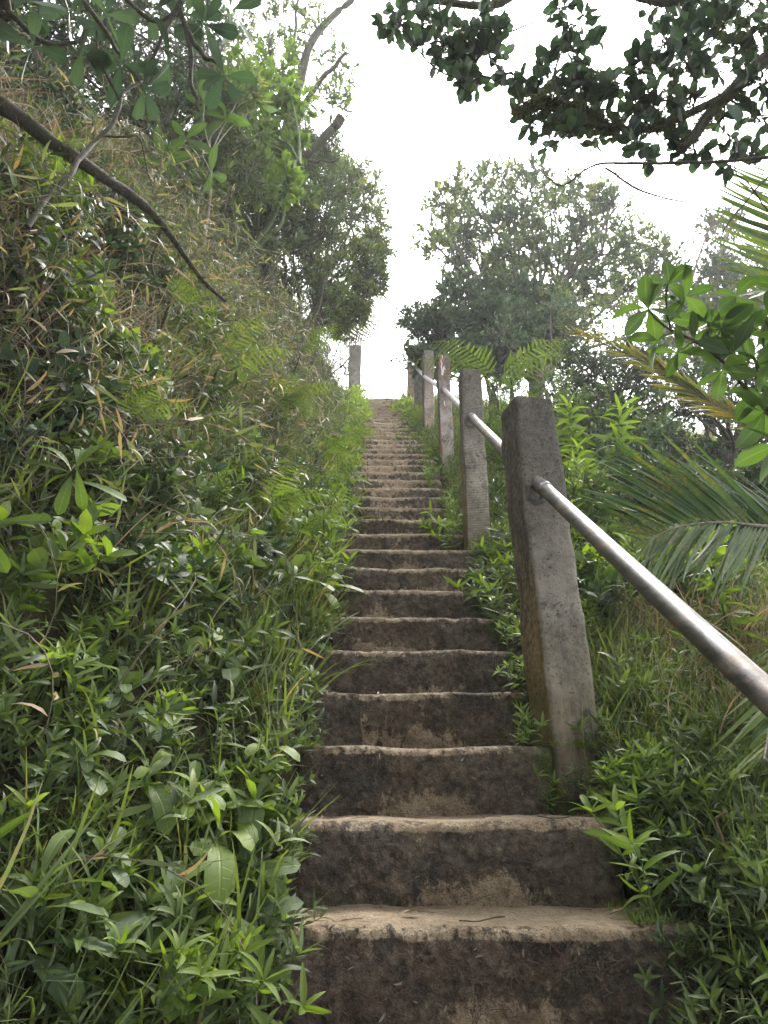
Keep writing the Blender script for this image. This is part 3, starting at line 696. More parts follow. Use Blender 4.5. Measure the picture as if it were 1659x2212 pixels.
def sprigT(seed, h=.22, nodes=6, ll=.06, LT=LT_lance, per=2, lean=.35, top=4, tint=.5, mst=1, tilt=.75, nbr=1, rst=.0016):
    """upright leafy stem: pairs of leaves and a tuft at the tip"""
    r = np.random.default_rng(seed); g = G()
    for b in range(nbr):
        az = r.uniform(0, 2*PI); ln = lean*r.uniform(.3, 1.2); hh = h*r.uniform(.7, 1.1); st = np.array([0, 0, 0.]) if b == 0 else np.append(r.normal(0, .02, 2), 0)
        P = spline([st, st+[math.cos(az)*ln*hh*.3, math.sin(az)*ln*hh*.3, hh*.55], st+[math.cos(az)*ln*hh, math.sin(az)*ln*hh, hh]], 7)
        tubes(g, P, np.linspace(rst, rst*.5, 7), 4, mst, tint=.5, cap=False)
        ph = r.uniform(0, 2*PI)
        for q in range(nodes):
            tt = .18 + .8*(q+.6)/nodes; ph += PI/2 if per == 2 else 2.4
            pt, tg_ = at_t(P[None], np.array([tt])); sz = ll*(1.05-.35*abs(tt-.6)*2)*r.uniform(.75, 1.2)
            a_ = ph + np.arange(per)*2*PI/per + r.normal(0, .2, per)
            D = norm(np.stack([np.cos(a_)*tilt, np.sin(a_)*tilt, np.full(per, .45+.3*tt)+r.normal(0, .18, per)], 1))
            put_leaves(g, LT, np.repeat(pt, per, 0), D, r, sz, 0, tint, .22, jit=.12)
        a_ = r.uniform(0, 2*PI) + np.arange(top)*2*PI/max(top, 1)
        D = norm(np.stack([np.cos(a_)*.7, np.sin(a_)*.7, r.uniform(.3, 1.1, top)], 1)); put_leaves(g, LT, np.repeat(P[-1:], top, 0), D, r, ll*.8, 0, tint+.15, .15)
    return T_of(g)
def rosetteT(seed, nl=9, L=.16, LT=LT_herb, tint=.5, h=.04, mst=1):
    r = np.random.default_rng(seed); g = G(); tubes(g, np.array([[0, 0, -.03], [0.005, 0, h*.5], [0, .003, h]]), [.006, .005, .004], 6, mst)
    for q in range(nl):
        a_ = q*2.4 + r.normal(0, .2); el = .15 + 1.0*(q/nl) + r.normal(0, .12); D = np.array([[math.cos(a_)*math.cos(el), math.sin(a_)*math.cos(el), math.sin(el)]])
        R = basis(D, np.array([[-math.cos(a_)*.5, -math.sin(a_)*.5, 1.]])+r.normal(size=(1, 3))*.15)
        g.inst(LT[r.integers(0, len(LT))], np.array([[0, 0, h*q/nl]]), R, L*(1.15-.55*q/nl)*r.uniform(.8, 1.15), tint + .35*q/nl + r.uniform(-.15, .15), 0)
    return T_of(g)
def frondT(seed, L=.7, npin=20, lp=.20, npn=11, arch=1.0, m=0, mst=1, tint=.5, droopy=.3, wfull=1.0, el0=1.0):
    """bipinnate fern frond arching over +Y"""
    r = np.random.default_rng(seed); g = G(); n_ = 16
    t = np.linspace(0, 1, n_); el = el0 - arch*1.3*t**1.2; P = np.concatenate([[[0, 0, 0.]], np.cumsum(np.stack([np.zeros(n_), np.cos(el), np.sin(el)], 1)[:-1]*L/(n_-1), 0)])
    tubes(g, P, np.linspace(.0035, .001, n_), 5, mst, tint=.6)
    k = np.arange(npn)
    for q in range(npin):
        tt = .16 + .83*q/(npin-1); pl = lp*math.sin(PI*min(1, (tt*.92+.10)))**.7*(1.1 - .9*max(0, tt-.55)/.45)*wfull
        pt, tg_ = at_t(P[None], np.array([tt])); tg_ = tg_[0]; upv = norm(np.cross(np.cross(tg_, [0, 0, 1.])+[1e-6, 0, 0], tg_))
        for sd_ in (-1, 1):
            D = norm(np.array([sd_*1., 0, 0]) + tg_*.42 + r.normal(size=3)*.06); D[2] -= droopy*.3
            tp = np.linspace(0, 1, 6)[:, None]; Q = pt[0] + D*pl*tp + np.array([0, .0, -droopy])*pl*tp**2*.6 + tg_*pl*.12*tp**2
            tubes(g, Q, np.linspace(.0012, .0004, 6), 3, mst, tint=.6, cap=False)
            for s2 in (-1, 1):
                tq = (k+.4+.25*s2*0)/npn; pp, tq2 = at_t(np.repeat(Q[None], npn, 0), tq)
                side = norm(np.cross(tq2, upv))*s2; d2 = norm(side + tq2*.45); ln = pl*.235*(1-tq*.8)
                R = basis(d2, np.repeat((upv+np.array([0, 0, .3]))[None], npn, 0)+r.normal(size=(npn, 3))*.12)
                g.inst(PINN, pp, R, np.stack([ln*1.0, ln, ln], 1), tint + .1*tt + r.uniform(-.12, .12, npn), m)
    return T_of(g)
PINN = leafT(prof_lance, .42, 2, .1, .2)

def pinnaT(seed):
    g = G(); ns = 17; t = np.linspace(0, 1, ns); w_ = .085*np.power(np.clip(1-t, 0, 1), .55)*np.minimum(1, .5+t*5); w_ = w_*np.where(np.arange(ns) % 2 == 0, .38, 1.0); w_[-1] = .002
    ds = -.18*t**2; V = []; A = []
    for q in range(ns):
        for c in (-1, 0, 1): V.append((c*w_[q], t[q]-(.025 if (c and q % 2 == 0) else 0)+.02*abs(c), ds[q]-abs(c)*w_[q]*.12)); A.append((c, t[q], 0))
    g.add(V, [(q*3+c, q*3+c+1, q*3+c+4, q*3+c+3) for q in range(ns-1) for c in (0, 1)], A, 0); return T_of(g)
PIN = pinnaT(1)
def frond2T(seed, L=.62, npin=19, lp=.17, arch=1.0, tint=.5, droopy=.25, el0=.9):
    r = np.random.default_rng(seed); g = G(); n_ = 16
    t = np.linspace(0, 1, n_); el = el0 - arch*1.3*t**1.2; P = np.concatenate([[[0, 0, 0.]], np.cumsum(np.stack([.12*np.sin(t*2+seed), np.cos(el), np.sin(el)], 1)[:-1]*L/(n_-1), 0)])
    tubes(g, P, np.linspace(.0032, .001, n_), 5, 1, tint=.6)
    for sd_ in (-1, 1):
        tt = .14+.85*(np.arange(npin)+.15*sd_)/npin; pt, tg_ = at_t(np.repeat(P[None], npin, 0), tt)
        up = norm(np.cross(np.cross(tg_, [0, 0, 1.]), tg_)); side = np.cross(tg_, up)*sd_
        D = norm(side + tg_*.38 - up*droopy + r.normal(size=(npin, 3))*.06); ln = lp*np.minimum(1, .45+tt*2.2)*np.power(np.clip(1.03-tt, 0, 1), .6)*1.5*r.uniform(.9, 1.08, npin)
        g.inst(PIN, pt, basis(D, up+r.normal(size=(npin, 3))*.15), ln, tint+r.uniform(-.18, .18, npin), 0)
    return T_of(g)

def scatter(n_, r, x0, x1, y0, y1, wfun=None, dmin=.75, vis=True, margin=160):
    """random points over the terrain, evenly by surface area, kept to what the view can reach"""
    out = []; tot = 0; tries = 0
    while tot < n_ and tries < 60:
        tries += 1
        q = max(4000, n_*3); x = r.uniform(x0, x1, q); y = r.uniform(y0, y1, q)
        nn = Hn(x, y); w = 1/np.maximum(nn[:, 2], .2)/5
        if wfun is not None: w = w*wfun(x, y)
        k = r.random(q) < w; x, y, nn = x[k], y[k], nn[k]
        P = np.stack([x, y, H(x, y)], 1); px, py, d = project(P)
        k = (d > dmin)
        if vis: k &= (px > -margin) & (px < 1659+margin) & (py > -margin) & (py < 2212+margin*2)
        out.append(np.concatenate([P[k], nn[k]], 1)); tot += k.sum()
    o = np.concatenate(out)[:n_]; return o[:, :3], o[:, 3:]
def stand(nn, r, follow=.35, jit=.15):
    """rotations: template +Z turned a little towards the ground normal, random spin"""
    n_ = len(nn); up = norm(nn*follow + np.array([0, 0, 1-follow]) + r.normal(size=(n_, 3))*jit); a_ = r.uniform(0, 2*PI, n_)
    f = np.stack([np.cos(a_), np.sin(a_), np.zeros(n_)], 1); x = norm(np.cross(f, up)); y = np.cross(up, x)
    return np.stack([x, y, up], -1)
def strew(g, Ts, P, nn, r, s=1.0, sj=.3, follow=.35, jit=.15, tint=0.0, tj=.1):
    R = stand(nn, r, follow, jit); S = s*(1+r.uniform(-sj, sj, len(P))); tn = tint + r.uniform(-tj, tj, len(P)); ch = r.integers(0, len(Ts), len(P))
    for c in range(len(Ts)):
        k = ch == c
        if k.any(): g.inst(Ts[c], P[k], R[k], S[k], tn[k])
def clumpy(sc, s, lo=-.1, hi=.35): return lambda x, y: .12 + .88*sm(lo, hi, fbm(x*sc, y*sc, 0, s, 3))
# ================================================================== planting
def gT(T):
    g = G(); g.add(T[0], T[1], T[2], T[3]); return g
def split(T):
    V, Fc, A, M = T; out = []
    for mi in (0, 1):
        k = M == mi
        if not k.any(): out.append(None); continue
        f = Fc[k]; used = np.unique(f[f >= 0]); mp = np.full(len(V), -1); mp[used] = np.arange(len(used))
        g = G(); g.add(V[used], np.where(f >= 0, mp[f], -1), A[used], 0); out.append(g)
    return out
def proto(name, T, cat, ml, ms):
    a, b = split(T); me = [mesh_of(name+'_foliage', a, ml), mesh_of(name+'_stem', b, ms) if b else None]
    return dict(name=name, cat=cat, me=me)
def plant(pr, loc, rot=(0, 0, 0), sc=1.0, label='', group=None):
    t = thing(pr['name'], label, pr['cat'], loc, group); place(t, loc, rot, sc)
    obj('foliage', pr['me'][0], None, t)
    if pr['me'][1]: obj('stem', pr['me'][1], None, t)
    return t
def rotm(nn, r, follow=.35, jit=.12, az=None):
    R = stand(np.atleast_2d(nn), r, follow, jit)[0]
    if az is not None:
        up = R[:, 2]; f = np.array([math.sin(az), math.cos(az), 0]); x = norm(np.cross(f, up)); R = np.stack([x, np.cross(up, x), up], -1)
    return Matrix(R.tolist())
def shrub_thing(name, label, cat, gl, gw, ml, mw, loc, group=None, fol='foliage', st='branches'):
    """gl / gw are in world coordinates; make them children of an Empty at the foot"""
    t = thing(name, label, cat, loc, group); L = np.array(loc, np.float32)
    for nm, g, m in ((fol, gl, ml), (st, gw, mw)):
        if g is None or not g.V: continue
        g.V = [v - L for v in g.V]; obj(nm, g, m, t)
    return t
def gxy(x, y, dz=-.03): return np.array([x, y, float(H(x, y))+dz])
def stepz(y): return Z0 + math.floor((y-Y0)/TR)*RS

# ---------------------------------------------- uncountable cover (stuff)
r = np.random.default_rng(101)
T_small = [sprigT(s, .11, 4, .040, LT_lance, 2, .5, 3, .45) for s in range(6)] + [sprigT(s+20, .07, 3, .030, LT_ell, 2, .6, 3, .5) for s in range(4)]
T_cane = [caneT(s, .50+.04*s, 16, .068, .15, .24) for s in range(8)]
T_cane_far = [caneT(s+30, .55, 13, .080, .14, .15) for s in range(4)]
T_tuft = [tuftT(s, 11, .24, .0085, .5, 1.5, .02, 5, .45, .05) for s in range(6)]
T_fine = [tuftT(s+50, 16, .26, .0048, .9, 1.9, .05, 6, .55, .05) for s in range(6)]
T_straw = [tuftT(s+80, 14, .24, .0040, 1.3, 2.2, .06, 5, .5, 0) for s in range(5)]
mossT = [tuftT(s+110, 14, .020, .0030, 1.2, .8, .010, 2, .5, 0) for s in range(3)]
left = dict(x0=-4.5, x1=XL+.02, y0=.75, y1=12.5)
# carpet of small leaves
P0 = None
T_big = [sprigT(s+40, .17, 5, .072, LT_lance, 2, .5, 4, .5, 1, .85) for s in range(5)]
g = G()
P, nn = scatter(260, r, -1.6, XL-.06, .8, 4.5, lambda x, y: (.25+.75*sm(1.1, .3, XL-x))*clumpy(3, 44)(x, y), .75); strew(g, T_big, P, nn, r, 1.0, .3, .6, .25, .05)
P, nn = scatter(1900, r, -1.6, XL+.01, .8, 4.5, lambda x, y: (.25+.75*sm(1.2, .3, XL-x))*clumpy(3, 45, -.4, .2)(x, y), .7); strew(g, T_small, P, nn, r, 1.0, .35, .6, .25)
P, nn = scatter(1700, r, -2.5, XL+.03, 4.0, 12.2, lambda x, y: (.25+.75*sm(1.0, .2, XL-x)), .7); strew(g, T_small, P, nn, r, 1.5, .35, .6, .25)
P, nn = scatter(620, r, -3.6, XL-.3, 1.6, 11, lambda x, y: clumpy(1.3, 71, -.05, .25)(x, y), 1.2); strew(g, T_big, P, nn, r, 1.25, .35, .8, .3, -.05, .2)
tag(obj('low_ground_cover', g, [ML_mid, MB_green]), 'carpet of small green leaves covering the foot of the left bank', 'ground cover', kind='stuff')
g = G()
P, nn = scatter(1700, r, -3.2, XL-.28, 1.3, 7.0, lambda x, y: sm(.25, .8, XL-x)*(.04+.96*sm(-.08, .28, fbm(x*1.9, y*1.9, 0, 9, 3)))*(1-.93*sm(1.2, 1.35, y)*sm(2.9, 2.3, y)*sm(.42, .6, XL-x)*sm(-.35, -.1, fbm(x*2.1, y*2.1, 0, 66, 2))), 1.15); strew(g, T_cane, P, nn, r, 1.0, .35, .75, .35, 0, .12)
P, nn = scatter(1500, r, -4.2, XL-.15, 5.0, 12.2, lambda x, y: sm(.12, .5, XL-x), 3); strew(g, T_cane_far, P, nn, r, .95, .3, .75, .35, 0.04, .12)
tag(obj('cane_grass_tangle', g, [ML_cane, MB_pale]), 'tangled green and straw coloured cane grass hanging over the left bank', 'grass', kind='stuff')
g = G()
P, nn = scatter(480, r, -1.6, XL-.02, 1.2, 4.5, lambda x, y: sm(1.3, .5, XL-x)*clumpy(2.0, 4)(x, y), .8); strew(g, T_tuft, P, nn, r, 1.1, .4, .4, .2)
P, nn = scatter(900, r, -2.6, XL+.02, 4.0, 12.0, clumpy(1.5, 5), .8); strew(g, T_tuft, P, nn, r, 1.15, .4, .4, .2)
tag(obj('left_grass', g, ML_grass), 'loose green grass blades among the herbs on the left bank', 'grass', kind='stuff')
g = G()
P, nn = scatter(1500, r, -3.4, XL-.3, 1.7, 11, lambda x, y: sm(.3, .8, XL-x)*sm(-.05, .3, fbm(x*1.5, y*1.5, 0, 14, 3)), .9); strew(g, T_straw, P, nn, r, 1.2, .4, .8, .5)
tag(obj('dry_straw', g, ML_dry), 'dead straw hanging in brown mats on the left bank', 'straw', kind='stuff')
# right slope
g = G()
P, nn = scatter(3900, r, XR+.06, 3.4, 2.2, 7.5, lambda x, y: (.35+.65*sm(-.3, .2, fbm(x*1.2, y*1.2, 0, 19, 3))), .9); strew(g, T_fine, P, nn, r, 1.0, .35, .3, .25)
P, nn = scatter(3000, r, XR+.02, 6.0, 6.5, 13, None, .9); strew(g, T_fine, P, nn, r, 1.25, .35, .3, .25, .05)
P, nn = scatter(900, r, XR+.15, 2.0, .7, 3.0, None, .62); strew(g, T_fine, P, nn, r, .8, .35, .3, .25, -.05)
tag(obj('right_grass', g, ML_grass), 'fine green grass covering the slope to the right of the railing', 'grass', kind='stuff')
g = G()
P, nn = scatter(420, r, XR+.35, 2.4, 1.7, 3.0, lambda x, y: sm(.35, .6, x-XR)*sm(-.3, .1, fbm(x*1.7, y*1.7, 0, 24, 3)), .9); strew(g, T_straw, P, nn, r, 1.1, .4, .3, .4)
P, nn = scatter(120, r, XR+.3, 3, 4.5, 8, clumpy(1.2, 33, .1, .4), .9); strew(g, T_straw, P, nn, r, 1.3, .4, .3, .4)
tag(obj('dry_grass_mat', g, ML_dry), 'brown dead grass matted under the handrail on the right slope', 'straw', kind='stuff')
g = G()
P, nn = scatter(160, r, XR+.06, 1.5, .75, 2.6, None, .7); strew(g, T_big, P, nn, r, .9, .3, .5, .25, -.02)
P, nn = scatter(1500, r, XR+.0, 1.7, .62, 3.0, lambda x, y: sm(1.2, .5, x-XR)+.15, .6); strew(g, T_small, P, nn, r, 1.0, .3, .5, .25, -.04)
P, nn = scatter(1600, r, XR-.02, 3.2, 3.0, 12.2, lambda x, y: sm(1.1, .15, x-XR)+.08, .6); strew(g, T_small, P, nn, r, 1.5, .35, .5, .25)
P, nn = scatter(520, r, XR+.2, 3.0, 2.4, 5.0, None, .9); strew(g, T_big, P, nn, r, .95, .35, .4, .25, .05)
P, nn = scatter(1300, r, XR+.15, 5.5, 2.5, 12, clumpy(1.4, 61, -.3, .2), .9); strew(g, T_big, P, nn, r, 1.0, .35, .4, .25, .1)
tag(obj('right_ground_cover', g, [ML_mid, MB_green]), 'carpet of small green leaves on the ground right of the steps', 'ground cover', kind='stuff')
# moss on the step ends and soil
g = G()
pts = []
for k in range(0, 12):
    for (u0, u1, n_) in ((.86, 1.0, 190 if k < 3 else 70), (0, .06, 60)):
        u = u0 + (u1-u0)*r.random(n_)**(.6 if u0 > .5 else 1.5); y = Y0+k*TR + np.where(r.random(n_) < .6, r.uniform(.0, .05, n_), r.uniform(0, TR, n_))
        x = XL+(XR-XL)*u; kk = fbm(x*14, y*14, k, 91, 2) > .05; pts.append(np.stack([x, y+.012, np.full(n_, Z0+k*RS+.001)], 1)[kk])
P = np.concatenate(pts); strew(g, mossT, P, np.tile([0, 0, 1.], (len(P), 1)), r, .9, .4, .2, .3, .1, .3)
tag(obj('step_moss', g, ML_bright), 'cushions of green moss on the corners of the steps', 'moss', kind='stuff')

bitsT = [leafT(prof_lance, .35, 4, .4, .5, .5, .1, seed=s_+900) for s_ in range(3)]
g = G(); n_ = 520; kk = r.integers(0, 14, n_); u = np.where(r.random(n_) < .6, r.choice([0, 1], n_) + r.normal(0, .12, n_), r.random(n_)); u = np.clip(np.abs(u), .02, .97); u = np.where(u > .97, .9, u)
P = np.stack([XL+(XR-XL-.06)*u, Y0+kk*TR+np.where(r.random(n_) < .6, r.uniform(.19, .262, n_), r.uniform(.03, .25, n_)), Z0+kk*RS+.004+r.uniform(0, .006, n_)], 1)
put_leaves(g, bitsT, P, np.concatenate([r.normal(size=(n_, 2)), r.normal(0, .15, (n_, 1))], 1), r, .022, 0, .4, .4, 2.5, .7)
m_ = 130; kk = r.integers(0, 12, m_); A0 = np.stack([XL+(XR-XL-.06)*r.random(m_), Y0+kk*TR+r.uniform(.05, .26, m_), Z0+kk*RS+.006+0*kk], 1)
tubes(g, polys(A0, norm(np.concatenate([r.normal(size=(m_, 2)), np.zeros((m_, 1))], 1)), r.uniform(.02, .07, m_), r, 4, .15, 0), np.full(4, .0010), 3, 0, tint=r.uniform(.1, .6, m_))
m_ = 1500; kk = (r.random(m_)**1.6*10).astype(int); u = r.random(m_); vv = r.random(m_)**.7; x_ = XL+(XR-XL-.17)*u
keep = fbm(x_*7, kk*3.1, vv*3, 88, 2) > -.05; kk, vv, x_ = kk[keep], vv[keep], x_[keep]; m_ = len(kk)
A0 = np.stack([x_, Y0+kk*TR-.002-.012*r.random(m_), Z0+kk*RS-.015-vv*.16], 1); D0_ = norm(np.stack([r.normal(size=m_), -.08*np.ones(m_), r.normal(0, .8, m_)], 1))
tubes(g, polys(A0, D0_, r.uniform(.008, .045, m_), r, 4, .25, -.2), np.full(4, .0009), 3, 0, tint=r.uniform(-.2, .35, m_))
n2 = 700; kk = (r.random(n2)**1.6*10).astype(int); P2 = np.stack([XL+(XR-XL-.17)*r.random(n2), Y0+kk*TR-.004-.010*r.random(n2), Z0+kk*RS-.02-r.random(n2)*.16], 1)
put_leaves(g, bitsT, P2, np.stack([r.normal(size=n2), -.2*np.ones(n2), r.normal(size=n2)], 1), r, .016, 0, .05, .3, .1, .6)
tag(obj('step_litter', g, ML_litter), 'brown leaf crumbs and bits of twig lying in the corners of the treads', 'litter', kind='stuff')
# ---------------------------------------------- herbs along the steps
r = np.random.default_rng(202)
LH = [proto('leafy_herb', sprigT(300+s, .17, 5, .070, LT_lance_hi, 2, .55, 5, .5, 1, .85, 3, .0018), 'herb', ML_bright if s % 2 == 0 else ML_mid, MB_green) for s in range(7)]
SB = [proto('small_bush', sprigT(350+s, .24, 7, .060, LT_ell if s % 2 else LT_lance, 2, .6, 4, .5, 1, .85, 5, .0022), 'bush', [ML_mid, ML_bright, ML_dark][s % 3], MB_green) for s in range(6)]
lab = 'narrow leaved green herb leaning out over the left edge of the steps'; grp = 'small herbs along the left edge of the steps'
for q in range(78):
    y = 1.35 + 10.3*(q/78)**1.15 + r.uniform(-.04, .04); x = XL + r.uniform(-.22, .0) + (.05 if y > 3.5 else (-.10 if y < 2.4 else 0))
    p = gxy(x, y, -.01); sc = r.uniform(.75, 1.15)*(1 + .09*max(0, y-2))
    plant(LH[r.integers(0, 7) if y < 3 else 2*r.integers(0, 4)], p, rotm([.35, -.2, 1], r, 1.0, .25), min(sc*(1.2 if y > 3 else 1), 1.8), lab, grp)
lab = 'narrow leaved green herb growing against the right edge of the steps'; grp = 'small herbs along the right edge of the steps'
for q in range(78):
    y = 1.62 + 10*(q/78)**1.15 + r.uniform(-.04, .04); x = XR + r.uniform(-.13, .16) + (.06 if y < 2.2 else 0)
    if y > 4.0: x -= .06
    p = gxy(x, y, -.01)
    if x < XR-.02 and y < 2.24: p[2] = stepz(y)-.005
    if abs(y-2.35) < .12 or abs(y-3.95) < .1: x += .10
    plant(LH[r.integers(0, 7)], (x, p[1], p[2]), rotm([-.35, -.3, 1], r, 1.0, .25), min(r.uniform(.7, 1.05)*(1+.07*max(0, y-2))*(1.45 if 2.45 < y < 4.5 else 1), 1.6), lab, grp)
lab = 'leafy green herb in the thick growth at the lower right'; grp = 'herbs crowding the lower right corner'
for q in range(68):
    pt = on_ground(r.uniform(1230, 1700), r.uniform(1640, 2300), .6)
    if pt[0] < XR+(.13 if pt[1] < 1.9 else .03): continue
    plant(LH[r.integers(0, 7)], pt, rotm([-.2, -.3, 1], r, .8, .25), r.uniform(.7, 1.1), lab, grp)
lab = 'leafy green herb in the thick growth at the lower left'; grp = 'herbs crowding the lower left corner'
for q in range(62):
    pt = on_ground(r.uniform(-40, 620), r.uniform(1380, 2350), .6)
    if pt[0] > XL: continue
    plant(LH[r.integers(0, 7)], pt, rotm([.35, -.35, 1], r, .8, .25), r.uniform(.5, 1.1), lab, grp)
lab = 'small leafy bush growing out of the grassy left bank'; grp = 'small bushes dotted over the left bank'
for q in range(120):
    pt = on_ground(r.uniform(-20, 740), r.uniform(300, 1400), 1.2)
    if pt[0] > XL-.3 or pt[1] < 1.5: continue
    plant(SB[r.integers(0, 6)], pt, rotm([.6, -.4, 1], r, .9, .3), r.uniform(.7, 1.4)*(1+.10*max(0, pt[1]-3)), lab, grp)
lab = 'leafy bush in the low growth beyond the handrail'; grp = 'small bushes beyond the handrail'
for q in range(70):
    pt = on_ground(r.uniform(1060, 1700), r.uniform(860, 1420), 1.2)
    if pt[0] < XR+.15: continue
    plant(SB[r.integers(0, 6)], pt, rotm([-.2, -.3, 1], r, .5, .2), r.uniform(.9, 1.8), lab, grp)
lab = 'herb crowding the foot of the nearest post'; grp = 'herbs round the foot of the nearest post'
for (dx_, dy_) in [(-.13, -.05), (-.14, .04), (-.16, .12), (.02, -.07), (.08, -.10), (.10, -.05), (.17, -.02), (.20, .06), (.22, .14), (-.04, -.03), (.14, -.12), (.22, -.10)]:
    x = posts_x + dx_; y = 2.27+dy_; plant(LH[r.integers(0, 7)], (x, y, max(float(H(x, y)), stepz(y) if x < XR else -9)-.01), rotm([.1, -.5, 1], r, 1.0, .2), r.uniform(.5, .8), lab, grp)
# sprigs rooted on the steps themselves
for (px, py, k, lab, sc, az) in [(1420, 2060, 0, 'pale veined sprig of long leaves hanging over the right corner of the lowest step', 1.25, 0),
                             (700, 1650, 2, 'small star shaped sprig on the left of the third step', .8, 0), (1180, 1500, 3, 'leafy sprig on the step beside the foot of the nearest post', .8, 0),
                             (1130, 1530, 3, 'dark leafy sprig drooping over the fourth step left of the nearest post', .75, 0), (1100, 1440, 4, 'leafy sprig on the fifth step left of the nearest post', .7, 0),
                             (1090, 1290, 6, 'yellowish green sprig standing left of the middle of the nearest post', .9, 0), (990, 1150, 9, 'small sprig on the step left of the ribbed post', .7, 0)]:
    p = at_y(px, py, Y0+k*TR+.06); p = np.array([min(p[0], XR-.03), Y0+k*TR+.06, Z0+k*RS-.005])
    plant(LH[r.integers(0, 7)], p, rotm([-.3, -.5, 1], r, 1.0, .1), sc, lab)

# ---------------------------------------------- broad leaved rosettes
RO = [proto('broadleaf_herb', rosetteT(400+s, 8+s % 3, .15, LT_herb, .45, .05), 'herb', ML_herb if s % 2 == 0 else ML_bright, MB_green) for s in range(5)]
spots = [((510, 1960), 1.15, 'tall pale broadleaf herb with one large upright leaf beside the second step'), ((330, 2110), 1.0, 'broadleaf herb with a yellow green folded leaf near the bottom edge'),
 ((470, 2130), 1.0, 'big grey green broadleaf herb at the bottom edge left of the lowest step'), ((590, 2080), .8, 'broadleaf herb touching the left end of the lowest step'),
 ((60, 2120), 1.0, 'large flat leaved herb in the bottom left corner'), ((545, 1900), .8, 'broadleaf herb between the large upright leaf and the second step'),
 ((400, 1850), .75, 'mid sized broadleaf herb left of the large upright leaf'), ((250, 1620), .8, 'broadleaf herb high on the lower left slope'),
 ((480, 1560), .8, 'broadleaf herb in the grass left of the fourth step'), ((120, 1560), .85, 'broadleaf herb near the left edge below the dark bank'),
 ((560, 1470), .7, 'broadleaf herb close to the fifth step'), ((440, 1480), .7, 'broadleaf herb in long grass left of the fifth step'), ((600, 1730), .7, 'broadleaf herb beside the third step'),
 ((300, 1800), .8, 'broadleaf herb in the middle of the lower left slope'), ((160, 1780), .7, 'broadleaf herb among grasses at the lower left'), ((650, 1340), .9, 'light green broadleaf herb leaning to the sixth step'),
 ((640, 2180), .7, 'broadleaf herb at the very bottom beside the lowest riser'), ((200, 2000), .7, 'shaded broadleaf herb low in the left corner')]
for (px, py), sc, lab in spots:
    p = on_ground(px, py, .7)
    if p[0] > XL-.01: p[0] = XL-.02; p[2] = float(H(p[0], p[1]))
    plant(RO[r.integers(0, 5)], p + np.array([-.05 if p[0] > XL-.12 else .02, -.07, .10]), rotm([.2, -.30, 1], r, .7, .12), sc*max(1.05, p[1]*.66), lab)
lab = 'bright broad leaved herb beside the upper steps on the left'; grp = 'broad leaved herbs beside the upper steps'
for q in range(48):
    y = r.uniform(2.9, 9.8); p = gxy(XL - r.uniform(.0, .28), y, .03); plant(RO[[1, 3][q % 2]], p, rotm([.35, -.3, 1], r, .9, .15), r.uniform(1.0, 1.35)*(1+.06*(y-3)), lab, grp)

# grass clumps that stand out
TG = [proto('grass_clump', tuftT(500+s, 12, .34, .012, .6, 1.8, .02, 8, .62, .03), 'grass', ML_grass, MB_green) for s in range(4)]
lab = 'arching clump of broad green grass blades on the lower left slope'; grp = 'grass clumps on the lower left slope'
for (px, py) in [(470, 1620), (540, 1560), (420, 1500), (360, 1560), (500, 1760), (300, 1870), (240, 1960), (110, 1900), (60, 2050), (560, 1650), (630, 1440), (520, 1420), (180, 1700), (400, 1700)]:
    p = on_ground(px, py, .7); plant(TG[r.integers(0, 4)], p, rotm([.2, -.2, 1], r, .6, .15), r.uniform(.6, 1.0), lab, grp)
lab = 'arching clump of green grass blades on the right slope'; grp = 'grass clumps on the right slope'
for q in range(26):
    p = on_ground(r.uniform(1230, 1680), r.uniform(1180, 2150), .75)
    if p[0] < XR+.1: continue
    plant(TG[r.integers(0, 4)], p, rotm([-.1, -.2, 1], r, .5, .15), r.uniform(.5, .85), lab, grp)

# ---------------------------------------------- ferns
FR = [frond2T(600+s, .62, 14+s, .16, .8+.12*s, tint=.45) for s in range(4)]
def fern(loc, azs, L, lab, mats=(ML_fern, MB_green), pitch=.25, grp=None, el=None, crown=None):
    loc = np.array(loc); g0 = loc.copy(); near = loc[1] < 5; left_ = loc[0] < XL
    L = L*(1.15 if near else 1.3)*(1 if left_ else .75)
    lift = (np.array([.12, -.20, .16]) if near else np.array([.22, -.38, .42])) if left_ else np.array([0, -.05, .08])
    if crown is not None: lift = np.array(crown)-loc
    loc = loc + lift
    rr_ = np.random.default_rng(int(abs(loc[0]*1000))+5); t = thing('fern', lab, 'fern', g0, grp)
    gs = G(); tubes(gs, wob(spline([np.zeros(3), lift*.5+np.array([0, 0, -.03]), lift], 8), .004), np.linspace(.012, .007, 8), 7); obj('rootstock', gs, MB_brown, t)
    for q, a_ in enumerate(azs[:4]):
        g = G(); f = np.array([math.sin(a_), math.cos(a_), 0]); up = norm(np.array([0, 0, 1.]) + f*rr_.uniform(-.1, .3)); x = norm(np.cross(f, up)); R = np.stack([x, np.cross(up, x), up], -1)
        g.inst(FR[q % 4], (lift)[None], R[None], L*rr_.uniform(.85, 1.1)/.62, rr_.uniform(-.1, .1))
        aa, bb = split(T_of(g)); fo = obj('frond', aa, mats[0], t); obj('stalk', bb, mats[1], fo)
    return t
E_ = PI/2
def ongr(px, py): return on_ground(px, py, .8)
def floor_at(px, py, Y, dz=0.0):      # ground below the point seen at px, py at forward distance Y
    q = at_y(px, py, Y); return q, gxy(q[0], q[1])
fern(ongr(600, 600), [E_, 1.0, 2.1, 2.8], .75, 'bright yellow green fern below the end of the long dark branch')
fern(ongr(700, 580)+np.array([0, 0, .15]), [E_, .8, 2.3], .85, 'bright fern with finely cut fronds in front of the leafy edge bush')
